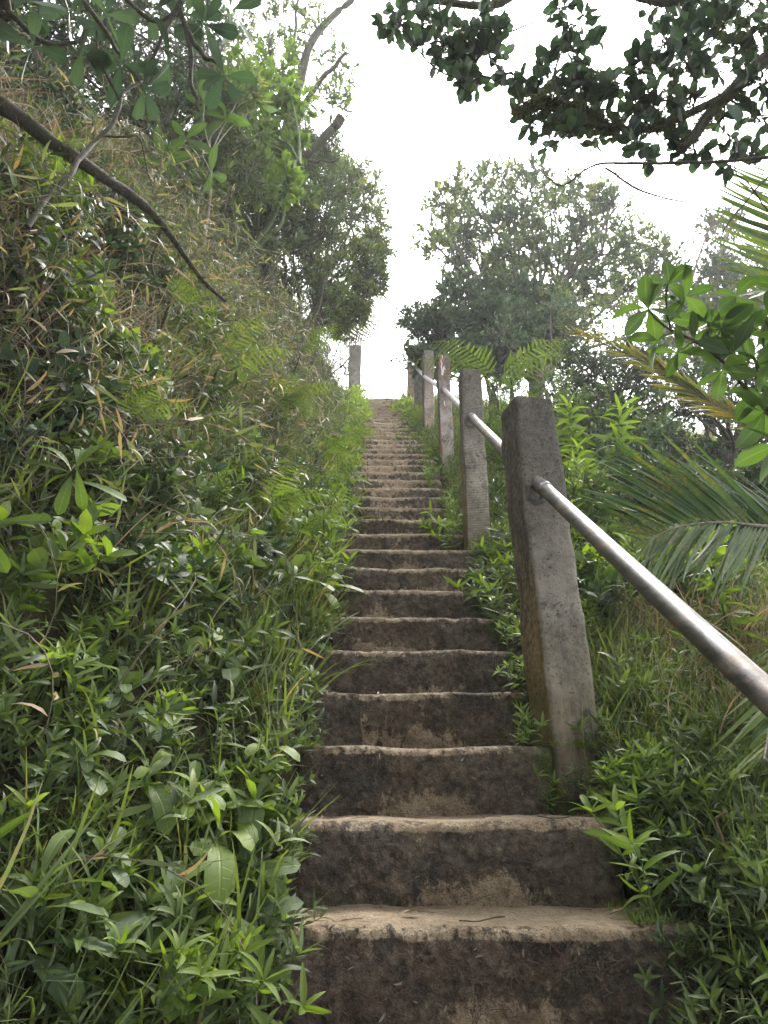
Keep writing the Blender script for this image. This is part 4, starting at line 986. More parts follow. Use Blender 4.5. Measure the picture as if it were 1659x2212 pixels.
fern(ongr(560, 960), [E_, 1.9, 2.7, .9], .42, 'fern with arching fronds in the middle of the left bank')
fern(ongr(430, 900), [E_+.2, 2.4, -1.0], .40, 'shaded fern on the bank above the middle of the steps')
fern(ongr(650, 1060), [E_+.4, 2.2, 1.2], .42, 'drooping fern just left of the steps halfway up')
fern(ongr(520, 1210), [E_, 2.0, 2.6], .34, 'small fern whose flat frond points at the steps')
fern(ongr(230, 1060), [2.3, 3.0, 1.4], .22, 'tiny fern under the large leaved shoot on the left')
fern(ongr(600, 1240), [E_-.2, 1.9], .30, 'fern with a pale toothed frond at the shady foot of the bank')
fern(ongr(760, 760)+np.array([.05, 0, .05]), [E_, 1.1, 2.2], .55, 'fern on the bank just below the lone left post')
fern(ongr(690, 700), [E_, 2.3], .6, 'fern on the grassy upper bank left of the skyline gap')
q, p = floor_at(700, 745, 9.6); fern(p, [E_+.1, E_-.45, 2.1, .6], .80, 'withered grey fern arching against the white sky', (ML_fernd, MB_brown), crown=at_y(735, 735, 9.4))
q, p = floor_at(1075, 800, 6.4); fern(p, [-E_, E_, -E_-.5, 2.2], 1.15, 'large pale green fern spreading behind the ribbed post', crown=at_y(1072, 826, 6.2))
q, p = floor_at(1130, 850, 7.0); fern(p+np.array([.2, 0, .1]), [E_, -E_, 2.8, .4, -2.4], 1.05, 'second large fern in the hollow right of the railing')
q, p = floor_at(1060, 900, 6.0); fern(p+np.array([.1, 0, .0]), [E_, -E_, 2.8, .4], .7, 'fern low behind the railing between the two nearest posts')
for q_, (px, py, Y, az_, L_, lab_) in enumerate([(640, 640, 6.2, (E_, .9, 2.2, 2.9), .62, 'yellow green fern spilling over the bank below the skyline bush'), (740, 720, 7.6, (E_, 1.0, 2.3), .55, 'fern reaching to the skyline gap above the lone left post'),
        (600, 900, 3.9, (E_+.2, 2.2), .34, 'fern with two flat fronds above the fresh shoot on the bank'), (330, 760, 2.7, (E_, 2.5), .26, 'half hidden fern high on the grassy bank')]):
    fern(ongr(px, py), az_, L_, lab_)
# ================================================================== shrubs and trees
def pR(px_r, Y, py=700):       # a picture radius turned into metres at forward distance Y
    return px_r*float(depth_of(at_y(900, py, Y))[0])/F
def bush(name, cat, label, foot, cl, ml, mw, LT, size, seed, ntw=22, per=6, sub=2, srad=.018, up=.25, tint=.5, tvar=.3, group=None, flat=.8, outw=None, stems=1, twr=.0035, tintc=.12, nup=.9):
    """cl: list of (px, py, Y, radius in picture units)"""
    rr_ = np.random.default_rng(seed); gl, gw = G(), G(); foot = np.array(foot, float)
    C_ = [(at_y(a, b, c), pR(d, c, b)) for a, b, c, d in cl]
    cen = np.mean([c[0] for c in C_], 0); hubs = []
    for q in range(stems):
        hub = foot*.45 + cen*.55 + rr_.normal(size=3)*.12*q; hub[2] = foot[2] + (cen[2]-foot[2])*rr_.uniform(.35, .6); hubs.append(hub)
        P = wob(spline([foot + rr_.normal(size=3)*.03*q, (foot+hub)/2 + rr_.normal(size=3)*.08, hub], 14), .03, 4, seed+q); tubes(gw, P, np.linspace(srad*1.7, srad, 14), 8, 0)
    for c, rad in C_:
        h = hubs[int(np.argmin([np.linalg.norm(c-h_) for h_ in hubs]))]
        clump(gw, gl, c, np.array([rad, rad, rad*flat]), rr_, LT, size, ntw, per, h, srad*.75, up, sub, twr, 0, outw, tint=tint+rr_.uniform(-tintc, tintc), tvar=tvar, nup=nup)
    return shrub_thing(name, label, cat, gl, gw, ml, mw, foot, group)
def moss_along(g, P, rad, n_, r, s=1.0, down=.6):
    m_ = len(P); t = r.uniform(0, .999, n_)*(m_-1); i = t.astype(int); u = (t-i)[:, None]; p = P[i]*(1-u)+P[i+1]*u; rr_ = np.interp(t, np.arange(m_), rad)
    D = rdir(n_, r, -down*.3); p = p + D*rr_[:, None]*.9
    R = basis(D, r.normal(size=(n_, 3))); R = np.stack([R[..., 0], R[..., 2], R[..., 1]], -1)
    ch = r.integers(0, 3, n_)
    for c in range(3): k = ch == c; g.inst(mossB[c], p[k], R[k], s*r.uniform(.5, 1.3, k.sum()), r.uniform(-.3, .3, k.sum()))
mossB = [tuftT(s+140, 9, .045, .0045, .9, 1.2, .006, 2, .45, 0) for s in range(3)]

# ---- the big airy bush-tree right of the steps at the top
r = np.random.default_rng(303)
foot = gxy(*(at_y(1150, 800, 10.6)[:2]))
cl = []
for tries in range(4000):
    a, b = r.uniform(930, 1430), r.uniform(345, 790)
    top = np.interp(a, [930, 950, 1000, 1080, 1150, 1200, 1250, 1300, 1350, 1420], [470, 400, 372, 358, 345, 372, 400, 395, 440, 500])
    bot = np.interp(a, [930, 1000, 1200, 1430], [640, 760, 760, 600])
    if b < top+26 or b > bot or (a < 975 and b > 540): continue
    if any((a-c[0])**2+(b-c[1])**2 < 38**2 for c in cl): continue
    cl.append((a, b, 10.6+r.uniform(-1.0, 1.2), 44))
    if len(cl) > 75: break
bush('bushy_tree', 'tree', 'wide airy green tree standing against the white sky right of the top of the steps', foot, cl, ML_mid, MB_brown, LT_tiny, .105, 31, 20, 8, 2, .05, .45, .55, .35, stems=4, twr=.005, tintc=.25)
cl = []
for tries in range(3000):
    a, b = r.uniform(885, 1215), r.uniform(600, 800); top = np.interp(a, [885, 930, 1000, 1080, 1215], [680, 640, 605, 600, 640])
    if b < top+20 or any((a-c[0])**2+(b-c[1])**2 < 36**2 for c in cl): continue
    cl.append((a, b, 9.3+r.uniform(-.5, .6), 40))
    if len(cl) > 38: break
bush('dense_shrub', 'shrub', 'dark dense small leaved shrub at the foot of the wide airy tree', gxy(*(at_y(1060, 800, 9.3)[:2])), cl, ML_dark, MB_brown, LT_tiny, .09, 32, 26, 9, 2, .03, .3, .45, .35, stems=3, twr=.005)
cl = [(r.uniform(1440, 1640), r.uniform(490, 760), 12+r.uniform(-1, 1), 46) for _ in range(26)]
bush('dark_tree', 'tree', 'dark twiggy tree with a reddish trunk behind the palm leaves', gxy(*(at_y(1520, 900, 12)[:2])), cl, ML_dark, MB_pink, LT_tiny, .11, 33, 22, 8, 2, .07, .3, .4, .3, stems=2, twr=.007)
# background thicket right
def rbox(n_, x0, x1, y0, y1, Y, dY, rad, sep=34):
    out = []
    for _ in range(n_*30):
        a, b = r.uniform(x0, x1), r.uniform(y0, y1)
        if any((a-c[0])**2+(b-c[1])**2 < sep**2 for c in out): continue
        out.append((a, b, Y+r.uniform(-dY, dY), rad))
        if len(out) >= n_: break
    return out
bush('dense_shrub', 'shrub', 'deep green thicket behind the yellow blotched palm leaf', gxy(*(at_y(1330, 960, 7.4)[:2])), rbox(26, 1230, 1440, 760, 960, 7.4, .6, 44), ML_dark, MB_brown, LT_tiny, .055, 41, 26, 7, 2, .025, stems=3, tint=.5)
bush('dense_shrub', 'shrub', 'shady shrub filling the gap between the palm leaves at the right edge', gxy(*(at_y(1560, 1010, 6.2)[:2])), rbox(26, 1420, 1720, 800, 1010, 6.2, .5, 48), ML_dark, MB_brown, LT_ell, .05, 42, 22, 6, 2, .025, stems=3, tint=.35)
bush('leafy_shrub', 'shrub', 'light green loose shrub under the wide tree, seen over the railing', gxy(*(at_y(1250, 830, 8.6)[:2])), rbox(18, 1180, 1420, 640, 800, 8.8, .5, 44, 44), ML_mid, MB_pale, LT_ell, .06, 43, 14, 5, 2, .02, stems=3, tint=.75)
bush('leafy_shrub', 'shrub', 'oval leaved bluish green shrub beside the whorled stalk herbs', gxy(*(at_y(1370, 1080, 5.2)[:2])), rbox(16, 1310, 1440, 930, 1080, 5.2, .25, 42, 34), ML_round, MB_brown, LT_ell, .05, 44, 14, 6, 1, .012, stems=4, tint=.8)
bush('leafy_shrub', 'shrub', 'grey green shrub with rounded leaves directly behind the top of the dark shrub', gxy(*(at_y(1160, 760, 8.2)[:2])), rbox(12, 1080, 1230, 650, 770, 8.3, .3, 40, 36), ML_round, MB_pale, LT_ell, .06, 45, 14, 6, 1, .015, stems=3, tint=.95)
bush('leafy_shrub', 'shrub', 'fresh green bush low behind the head of the nearest post', gxy(*(at_y(1150, 960, 6.6)[:2])), rbox(14, 1060, 1260, 830, 960, 6.8, .4, 40, 36), ML_bright, MB_green, LT_lance, .07, 46, 14, 6, 1, .012, stems=4, tint=.4)

bush('leafy_shrub', 'shrub', 'leafy green shrub pressed against the right side of the nearest post', gxy(*(at_y(1250, 1180, 3.7)[:2])), rbox(12, 1190, 1340, 1040, 1200, 3.8, .25, 46, 36), ML_mid, MB_green, LT_lance, .07, 47, ntw=12, per=6, sub=1, srad=.008, stems=4, tint=.45)
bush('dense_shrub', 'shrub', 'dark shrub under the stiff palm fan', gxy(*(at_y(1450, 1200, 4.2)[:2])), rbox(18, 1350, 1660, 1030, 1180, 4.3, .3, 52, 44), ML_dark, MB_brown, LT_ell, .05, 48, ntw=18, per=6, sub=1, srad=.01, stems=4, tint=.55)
bush('leafy_shrub', 'shrub', 'mid green shrub between the whorled stalks and the blotched palm leaf', gxy(*(at_y(1300, 1000, 5.8)[:2])), rbox(18, 1210, 1420, 860, 1000, 5.8, .3, 46, 38), ML_mid, MB_brown, LT_ell, .055, 49, ntw=14, per=6, sub=1, srad=.012, stems=4, tint=.5)
bush('leafy_shrub', 'shrub', 'light green low shrub between the second and third posts', gxy(*(at_y(1080, 960, 5.4)[:2])), rbox(8, 1050, 1130, 880, 1000, 5.4, .2, 36, 32), ML_bright, MB_green, LT_lance, .06, 50, ntw=12, per=6, sub=1, srad=.01, stems=3, tint=.45)
# ---- the bush on the left skyline, and shrubs on the bank crest
cl = [(800, 480, 8.0, 44), (790, 430, 8.1, 40), (770, 375, 8.2, 32), (812, 545, 8.0, 34), (812, 610, 7.9, 32), (755, 395, 8.2, 34), (800, 530, 8.0, 38), (802, 590, 7.9, 36), (790, 640, 7.9, 34), (770, 560, 7.8, 40), (745, 470, 7.9, 44), (730, 540, 7.8, 44),
      (710, 430, 8.0, 42), (700, 370, 8.2, 36), (745, 620, 7.8, 40), (690, 500, 7.6, 44), (720, 660, 7.6, 40), (690, 600, 7.5, 44), (775, 680, 7.9, 26), (650, 540, 7.4, 44), (700, 700, 8.4, 34), (735, 715, 8.6, 28), (690, 660, 8.0, 38), (745, 690, 8.4, 28), (720, 350, 8.4, 30), (760, 670, 7.9, 30), (660, 420, 7.7, 40), (650, 350, 7.8, 40)]
bush('leafy_shrub', 'shrub', 'tall small leaved bush leaning into the sky from the left bank', gxy(XL-.9, 8.0), cl, ML_mid, MB_brown, LT_tinyl, .120, 51, 24, 8, 2, .03, .45, .62, .35, stems=3, twr=.004, tintc=.18)
for (lab_, bx, ml_, LT_, sz_, sd_, ft_) in [('rounded green shrub on the bank crest under the mossy tree', rbox(18, 560, 690, 440, 620, 6.9, .3, 46, 38), ML_mid, LT_ell, .06, 152, (630, 640, 6.9)),
    ('yellowish shrub on the bank crest between the ferns', rbox(10, 620, 740, 560, 680, 7.4, .2, 36, 34), ML_bright, LT_lance, .07, 153, (690, 700, 7.4)), ('dark leaved low shrub added to deepen the shade below the long dark branch', rbox(12, 60, 300, 470, 640, 2.55, .12, 52, 50), ML_dark, LT_ell, .045, 154, (160, 640, 2.5)),  # dark leaf colour of the low shrub stands in for overhang shade
    ('bright leafy shrub on the bank right of the thin crooked branch', rbox(16, 370, 570, 300, 480, 4.9, .2, 44, 40), ML_bright, LT_lance, .085, 156, (480, 500, 4.8)), ('oval leaved shrub half way up the bank crest', rbox(16, 470, 650, 380, 560, 5.9, .2, 42, 38), ML_mid, LT_ell, .08, 157, (570, 590, 5.8)),
    ('light green shrub half hiding the lone left post', rbox(9, 672, 752, 715, 800, 10.2, .15, 24, 22), ML_mid, LT_tinyl, .075, 158, (712, 810, 10.2)),
    ('dark leaved shrub added to deepen the shade on the bank above the large fresh shoot', rbox(10, -20, 200, 640, 820, 2.2, .1, 50, 50), ML_dark, LT_lance, .05, 155, (80, 830, 2.1))]:  # this shrub's dark leaves also paint the shade under the overhang
    bush('leafy_shrub', 'shrub', lab_, floor_at(*ft_)[1], bx, ml_, MB_brown, LT_, sz_, sd_, ntw=13, per=6, sub=1, srad=.012, stems=3, tint=.45)
def lbush(nm, lab, px, py, Y, cl, ml, mw, LT, size, seed, **kw):
    q, p = floor_at(px, py, Y); return bush(nm, 'shrub', lab, p, cl, ml, mw, LT, size, seed, **kw)
cl = rbox(26, 430, 640, 150, 420, 5.4, .5, 46, 36)
lbush('leafy_shrub', 'fresh green shrub with pointed leaves on the crest of the left bank', 520, 420, 5.4, cl, ML_bright, MB_green, LT_ell, .10, 52, ntw=14, per=6, sub=1, stems=4, tint=.3)
cl = rbox(26, 540, 730, 290, 520, 6.6, .5, 46, 36)
lbush('leafy_shrub', 'darker green shrub between the mossy tree and the skyline bush', 640, 480, 6.8, cl, ML_mid, MB_brown, LT_lance, .085, 53, ntw=18, per=7, sub=2, stems=4, tint=.35)
cl = rbox(26, -40, 260, -40, 240, 3.6, .5, 70, 52)
lbush('dense_shrub', 'dark leafy shrub filling the upper left corner behind the leathery leaves', 60, 400, 3.4, cl, ML_dark, MB_brown, LT_ell, .045, 54, ntw=24, per=6, sub=2, stems=4, tint=.5)
cl = rbox(24, 240, 440, -40, 230, 4.4, .5, 60, 46)
lbush('dense_shrub', 'small leaved dark shrub on the skyline right of the leathery leaves', 320, 400, 4.3, cl, ML_dark, MB_brown, LT_tiny, .045, 55, ntw=24, per=6, sub=2, stems=4, tint=.65)
cl = rbox(24, 300, 540, 180, 400, 4.5, .5, 52, 40)
lbush('leafy_shrub', 'loose shrub with grey green leaves above the thin crooked branch', 400, 420, 4.6, cl, ML_mid, MB_pale, LT_lance, .085, 56, ntw=16, per=7, sub=2, stems=3, tint=.55)

# ---- shrub with long ribbed leaves
gl, gw = G(), G(); rr_ = np.random.default_rng(61)
q0, foot = floor_at(470, 420, 3.9); hub = at_y(455, 330, 3.85)
LT_rib = [leafT(prof_ell, .36, 10, .25, d, tw, .03, seed=i, half=4, pet=.1) for i, (d, tw) in enumerate([(.3, .1), (.6, .2), (.1, -.2)])]
tubes(gw, wob(spline([foot, (foot+hub)/2, hub], 12), .02), np.linspace(.012, .008, 12), 7)
for (px, py, Y, k) in [(440, 225, 3.8, 5), (520, 200, 4.2, 5), (485, 260, 4.0, 6), (400, 300, 3.7, 4), (560, 225, 4.4, 6), (350, 350, 3.6, 4), (455, 375, 3.7, 4)]:
    e = at_y(px, py, Y); P = wob(spline([hub, (hub+e)/2+rr_.normal(size=3)*.04, e], 8), .01); tubes(gw, P, np.linspace(.006, .003, 8), 5)
    a_ = rr_.uniform(0, 6)+np.arange(k)*2*PI/k; D = norm(np.stack([np.cos(a_), np.sin(a_)*.8, rr_.uniform(-.3, .7, k)], 1)); put_leaves(gl, LT_rib, np.repeat(P[-1:], k, 0), D, rr_, .20, 0, .5, .3)
shrub_thing('ribbed_leaf_shrub', 'shrub with long ribbed glowing leaves above the long dark branch', 'shrub', gl, gw, ML_broad, MB_pale, foot)

# ---- mossy tree leaning right into the sky
rr_ = np.random.default_rng(71); gl, gw, gm = G(), G(), G(); q0, foot = floor_at(585, 480, 6.2)
TYm = 6.2
def lim(pts, r0_, r1_, n_=26, sides=9, mo=0, g=None, ms=1.0, wb=.02):
    P = wob(spline(pts, n_), wb, 7, int(rr_.integers(1, 900))); rad = np.linspace(r0_, r1_, n_)*(1+.12*noise(np.arange(n_)*.9, r0_*99)); tubes(g or gw, P, rad, sides)
    if mo: moss_along(gm, P, rad, mo, rr_, ms)
    return P
trunk = lim([foot, at_y(592, 400, 6.2), at_y(622, 285, 6.2), at_y(645, 180, 6.25), at_y(672, 105, 6.3), at_y(712, 45, 6.35), at_y(778, -14, 6.4), at_y(850, -70, 6.5)], .085, .035, 40, 11, 420, wb=.03)
b2 = lim([at_y(618, 300, 6.2), at_y(650, 240, 6.1), at_y(690, 180, 6.0), at_y(722, 145, 5.95), at_y(745, 118, 5.9)], .05, .018, 22, 8, 160)
b3 = lim([at_y(600, 380, 6.1), at_y(650, 345, 6.0), at_y(700, 300, 5.9), at_y(738, 256, 5.85)], .05, .055, 20, 9, 200)
b4 = lim([at_y(650, 345, 6.4), at_y(700, 350, 6.4), at_y(735, 343, 6.4)], .022, .012, 10, 6, 0)
b5 = lim([at_y(648, 165, 6.2), at_y(636, 80, 6.3), at_y(645, -20, 6.4)], .03, .016, 12, 7, 60)
cl = [(560, 90), (600, 40), (530, 160), (655, 30), (500, 100), (475, 160), (590, 150), (690, 215), (725, 185), (745, 140), (700, 110), (560, 10), (630, 100), (735, 230), (450, 60), (610, 210), (680, 60)]
cl = cl + [(a+rr_.uniform(-30, 30), b+rr_.uniform(-30, 30)) for a, b in cl if a < 600]
for a, b in cl:
    Yc = 6.2+rr_.uniform(-.4, .5); c = at_y(a, b, Yc); k = trunk[np.argmin(np.linalg.norm(trunk-c, axis=1))] if a < 690 else b2[np.argmin(np.linalg.norm(b2-c, axis=1))]
    clump(gw, gl, c, pR(38, Yc, b), rr_, LT_tiny, .072, 12, 6, k, .008, .4, 1, .003, 0, tint=.55, tvar=.4)
t = shrub_thing('mossy_tree', 'crooked moss covered tree leaning right into the white sky, with sparse small leaves', 'tree', gl, gw, ML_mid, MB_moss, foot, None, 'foliage', 'trunk')
gm.V = [v-foot.astype(np.float32) for v in gm.V]; obj('moss', gm, ML_moss, t)

# ---- long dark branch lying across the bank, thin crooked branch and smaller dead wood
def branch_thing(lab, pts, r0_, r1_, seed, mt=None, mo=0, sides=10, forks=()):
    global rr_
    rr_ = np.random.default_rng(seed); g = G(); gm2 = G(); base = pts[0]
    P = wob(spline(pts, 34), .018, 9, seed); rad = np.linspace(r0_, r1_, 34)*(1+.15*noise(np.arange(34)*.7, seed)); tubes(g, P, rad, sides)
    t = thing('fallen_branch', lab, 'branch', base)
    for f in forks:
        Q = wob(spline(f[0], 14), .01, 4, seed+3); tubes(g, Q, np.linspace(f[1], f[2], 14), 7)
    g.V = [v - base.astype(np.float32) for v in g.V]; obj('wood', g, mt or MB_brown, t)
    if mo:
        moss_along(gm2, P, rad, mo, rr_, .8); gm2.V = [v - base.astype(np.float32) for v in gm2.V]; obj('moss', gm2, ML_moss, t)
branch_thing('long dark mossy branch slanting down across the left bank', [at_y(-60, 190, 1.75), at_y(60, 265, 1.88), at_y(180, 355, 2.02), at_y(270, 410, 2.2), at_y(350, 480, 2.4), at_y(410, 565, 2.6), at_y(482, 655, 2.8)], .034, .010, 81, MB_moss, 260, 12,
             [([at_y(250, 400, 2.45), at_y(215, 470, 2.5), at_y(150, 560, 2.6)], .012, .005), ([at_y(350, 480, 2.75), at_y(330, 560, 2.8), at_y(345, 640, 2.9)], .010, .004)])
branch_thing('thin crooked branch crossing in front of the long dark branch', [at_y(70, 480, 1.75), at_y(150, 375, 1.85), at_y(225, 290, 1.95), at_y(262, 215, 2.0), at_y(318, 150, 2.1)], .011, .006, 82, MB_brown, 0, 8,
             [([at_y(262, 215, 2.0), at_y(225, 150, 1.95), at_y(210, 60, 1.9)], .006, .004), ([at_y(225, 290, 1.95), at_y(300, 300, 2.0), at_y(330, 400, 2.2)], .005, .002)])
branch_thing('pale bare stick leaning among the herbs on the left slope', [on_ground(370, 1560)+np.array([0, 0, .02]), on_ground(330, 1480)+np.array([0, 0, .12]), on_ground(290, 1400)+np.array([0, 0, .14])], .009, .006, 83, MB_pale)
branch_thing('dry upright stick in the grass at the lower right', [on_ground(1615, 2010), on_ground(1615, 2010)+np.array([-.01, .01, .12]), on_ground(1615, 2010)+np.array([0, .02, .24])], .005, .003, 84, MB_pink)
branch_thing('thin dark twig poking out of the right hand grass', [on_ground(1345, 1480), on_ground(1345, 1480)+np.array([.05, .0, .12]), on_ground(1345, 1480)+np.array([.13, 0, .30])], .005, .003, 85, MB_brown)

# ---- leathery leaved tree overhanging the upper left corner
rr_ = np.random.default_rng(91); gl, gw, gm = G(), G(), G(); foot = gxy(XL-1.25, 1.2)
tr = lim([foot, foot+np.array([.1, .1, .8]), at_y(-220, 60, 1.5), at_y(-40, 20, 1.75)], .05, .03, 24, 9, 90)
limbs = [[tr[-1], at_y(30, 40, 1.8), at_y(100, 90, 1.85), at_y(170, 92, 1.9)], [at_y(60, -60, 1.8), at_y(160, -10, 1.85), at_y(220, 60, 1.9), at_y(262, 118, 1.95)],
         [at_y(330, -80, 1.9), at_y(392, -10, 1.95), at_y(350, 70, 1.95), at_y(312, 175, 2.0)], [at_y(392, -10, 1.95), at_y(400, 70, 1.98), at_y(420, 200, 2.05), at_y(428, 235, 2.05)],
         [at_y(60, -60, 1.8), at_y(230, -30, 1.9), at_y(320, 40, 1.95), at_y(400, 30, 2.0)], [at_y(400, 60, 1.98), at_y(440, 110, 2.0), at_y(480, 150, 2.02)], [tr[-1], at_y(60, -60, 1.8), at_y(330, -80, 1.9)]]
for L_ in limbs: lim(L_, .013, .007, 16, 7, 14, ms=.6, wb=.012)
for (px, py, Y, k) in [(178, 96, 1.9, 6), (262, 125, 1.95, 5), (310, 180, 2.0, 7), (484, 152, 2.02, 7), (70, 90, 1.85, 4), (230, 20, 1.9, 5), (330, 10, 1.95, 5), (400, 20, 2.0, 6), (440, 40, 2.0, 6), (150, 15, 1.85, 5), (20, 20, 1.85, 5), (60, -10, 1.8, 5), (500, 10, 2.05, 5), (365, 110, 2.0, 4)]:
    e = at_y(px, py+12, Y); a_ = rr_.uniform(0, 6)+np.arange(k)*2*PI/k+rr_.normal(0, .2, k); ax = ray(px, py); ax = ax/np.linalg.norm(ax); u = norm(np.cross(ax, [0, 0, 1.])); v = np.cross(u, ax)
    D = norm(u*np.cos(a_)[:, None] + v*np.sin(a_)[:, None] + ax*rr_.uniform(-.6, .3, k)[:, None]); put_leaves(gl, LT_obov, np.repeat(e[None], k, 0), D, rr_, .145, 0, .5, .35, nup=.6, jit=.2)
for q in range(26):  # clumps added overhead, out of view, to darken the near ground
    c = np.array([rr_.uniform(-3.6, -.6), rr_.uniform(-2.6, 1.4), rr_.uniform(3.9, 5.6)])
    px_, py_, dp_ = project(c)
    if dp_[0] > .3 and -350 < px_[0] < 2000 and py_[0] > -330: continue
    clump(gw, gl, c, .55, rr_, LT_oval, .12, 13, 5, tr[-1], .02, .1, 1, .004, 0, tint=.45, tvar=.35)
t = shrub_thing('leathery_leaved_tree', 'overhanging branches with big rounded leathery leaves in the upper left corner', 'tree', gl, gw, ML_round, MB_brown, foot, None, 'foliage', 'branches')
gm.V = [v-foot.astype(np.float32) for v in gm.V]; obj('moss', gm, ML_moss, t)

# ---- large leaved shoots near the left edge
def shoot(lab, foot, e, dirs, size, seed, ml=ML_bright, LT=None, tint=.35, rst=.006):
    rr2 = np.random.default_rng(seed); gl, gw = G(), G(); P = spline([foot, (foot+e)/2+np.array([.0, -.02, -.03]), e], 12); tubes(gw, P, np.linspace(rst*1.3, rst, 12), 7)
    for (dx, dz, dyy, s_) in dirs:
        D = norm(np.array([[dx, dyy, dz]])); o = P[-1-rr2.integers(0, 3)]; R = basis(D, np.array([[.1, -.75, .75]])+rr2.normal(size=(1, 3))*.25)
        gl.inst((LT or LT_bl)[rr2.integers(0, 3)], o[None], R, size*s_, tint+rr2.uniform(-.2, .3))
    return shrub_thing('large_leaved_shoot', lab, 'plant', gl, gw, ml, MB_green, foot, None, 'foliage', 'stem')
LT_bl = [leafT(prof_obov, .30, 12, .28, d, tw, .06, seed=i, half=4, pet=.05) for i, (d, tw) in enumerate([(.25, .1), (.55, .2), (.1, -.2)])]
e = at_y(165, 1010, 1.45); foot = on_ground(110, 1100, .6)
shoot('large fresh green shoot with long drooping leaves near the left edge', foot, e, [(-.5, .9, -.1, 1.1), (-.1, .9, .2, .85), (.25, .8, .1, .8), (-.9, .35, -.2, .95), (1.0, -.15, .0, 1.15), (.7, -.55, -.2, 1.0), (.3, -.8, -.1, .8), (-.9, -.1, .1, .9), (.1, -.6, -.4, .9)], .135, 95)
e = at_y(10, 350, 1.5); foot = on_ground(-90, 520, .6)
shoot('pale leaved shoot cut by the left edge above the long dark branch', foot, e, [(.1, 1, 0, 1), (.8, .5, 0, .9), (1, .05, -.2, .9), (.6, -.6, 0, 1), (-.6, .6, 0, 1), (-.4, -.5, .1, .8)], .085, 96, ML_herb)
e = at_y(-20, 1130, 1.25); foot = on_ground(-80, 1260, .5)
shoot('single long leaf reaching in from the left edge', foot, e, [(1, .1, -.1, 1.2), (.5, -.7, 0, 1), (-.5, .6, 0, 1)], .10, 97)
for (px, py, Y, s_, sd_, lab) in [(600, 1010, 3.2, .06, 98, 'small fresh shoot pushing out of the cane grass left of the upper steps'), (700, 1120, 2.9, .075, 99, 'fresh yellow green shoot beside the middle steps on the left'), (560, 460, 4.0, .09, 100, 'light green shoot catching the light above the bright ferns'), (640, 470, 4.6, .10, 101, 'yellow green tuft of leaves under the skyline bush')]:
    q0, foot = floor_at(px, py+40, Y); e = at_y(px, py, Y)
    if np.linalg.norm(e-foot) > .6: foot = on_ground(px, py+40)
    shoot(lab, foot, e, [(.6, .8, 0, 1), (-.6, .8, 0, 1), (1, .1, 0, 1), (-1, .1, 0, .9), (.2, 1, .2, .9), (.5, -.5, -.2, .9), (-.4, -.4, -.2, .8)], s_, sd_, tint=.6, rst=.003)

LT_hl = [leafT(prof_obov, .40, 14, .22, d_, tw, .07, seed=i, half=4, pet=.04) for i, (d_, tw) in enumerate([(.15, .1), (.45, .2), (.3, -.2)])]
for (px, py, up_, s_, sd_, lab, dirs) in [
  (512, 2010, .10, .150, 201, 'pale broad leaved plant with one large leaf standing upright beside the lowest step', [(.03, 1, .05, 1.15), (-.7, .7, 0, .8), (.7, .35, -.2, .9), (-.9, .1, -.2, .85), (.6, -.3, -.3, .8), (.3, .6, .2, .6)]),
  (345, 2190, .08, .140, 202, 'pale broad leaved plant with a folded yellow green leaf at the bottom edge', [(.1, 1, .1, .8), (.95, .45, 0, 1.1), (-.6, .6, 0, .8), (-.8, -.1, -.1, .8), (.7, -.2, -.3, .9), (.4, .8, .2, .6)]),
  (560, 2130, .08, .125, 203, 'pale broad leaved plant leaning against the left end of the lowest riser', [(.8, .5, 0, 1), (-.7, .6, 0, .8), (.2, 1, .1, .7), (.9, -.2, -.2, .9), (-.8, -.1, -.1, .9)]),
  (40, 2150, .09, .150, 204, 'pale broad leaved plant cut by the bottom left corner', [(.95, .3, 0, 1.1), (-.5, .8, 0, .8), (.3, .8, .2, .7), (.8, -.4, -.2, .9)]),
  (590, 1860, .07, .105, 205, 'pale broad leaved plant at the left end of the second step', [(.7, .7, 0, 1), (-.6, .7, 0, .9), (.9, -.1, -.2, .9), (.1, 1, .1, .7)]),
  (410, 1830, .08, .115, 206, 'pale broad leaved plant in the grasses left of the second step', [(.7, .7, 0, 1), (-.8, .5, 0, .9), (.9, -.1, -.2, .9), (.0, 1, .1, .9), (-.8, -.2, -.2, .8)]),
  (520, 1600, .08, .110, 207, 'broad leaved plant catching the light left of the third step', [(.8, .6, 0, 1), (-.8, .5, 0, .9), (.9, -.1, -.2, .9), (.1, 1, .1, .9)]),
  (200, 1560, .09, .120, 208, 'broad leaved plant on the shady slope below the fresh shoot', [(.8, .6, 0, 1), (-.8, .5, 0, .9), (.9, -.1, -.2, .9), (.1, 1, .1, .9)]),
  (650, 1420, .09, .110, 209, 'light green broad leaved plant standing by the fifth step', [(.8, .6, 0, 1), (-.8, .5, 0, .9), (.9, -.1, -.2, .9), (.1, 1, .1, .9), (-.5, .9, .1, .8)]),
  (450, 1290, .12, .130, 210, 'plant with an upright blade shaped leaf in the middle of the lower bank', [(.0, 1, .1, 1.2), (.8, .5, 0, 1), (-.8, .5, 0, .9), (.9, -.1, -.2, .9)]),
  (700, 1180, .10, .120, 211, 'bright plant spreading over the left end of the steps near the ribbed post', [(.9, .5, 0, 1.1), (-.6, .7, 0, .9), (.9, -.1, -.2, .9), (.2, 1, .1, 1)])]:
    p_ = on_ground(px, py, .6)
    if p_[0] > XL-.03: p_[0] = XL-.04; p_[2] = float(H(p_[0], p_[1]))
    shoot(lab, p_, p_+np.array([.01, -.03, up_]), dirs, s_, sd_, ML_herb if sd_ < 207 else ML_bright, LT_hl, .45, .004)
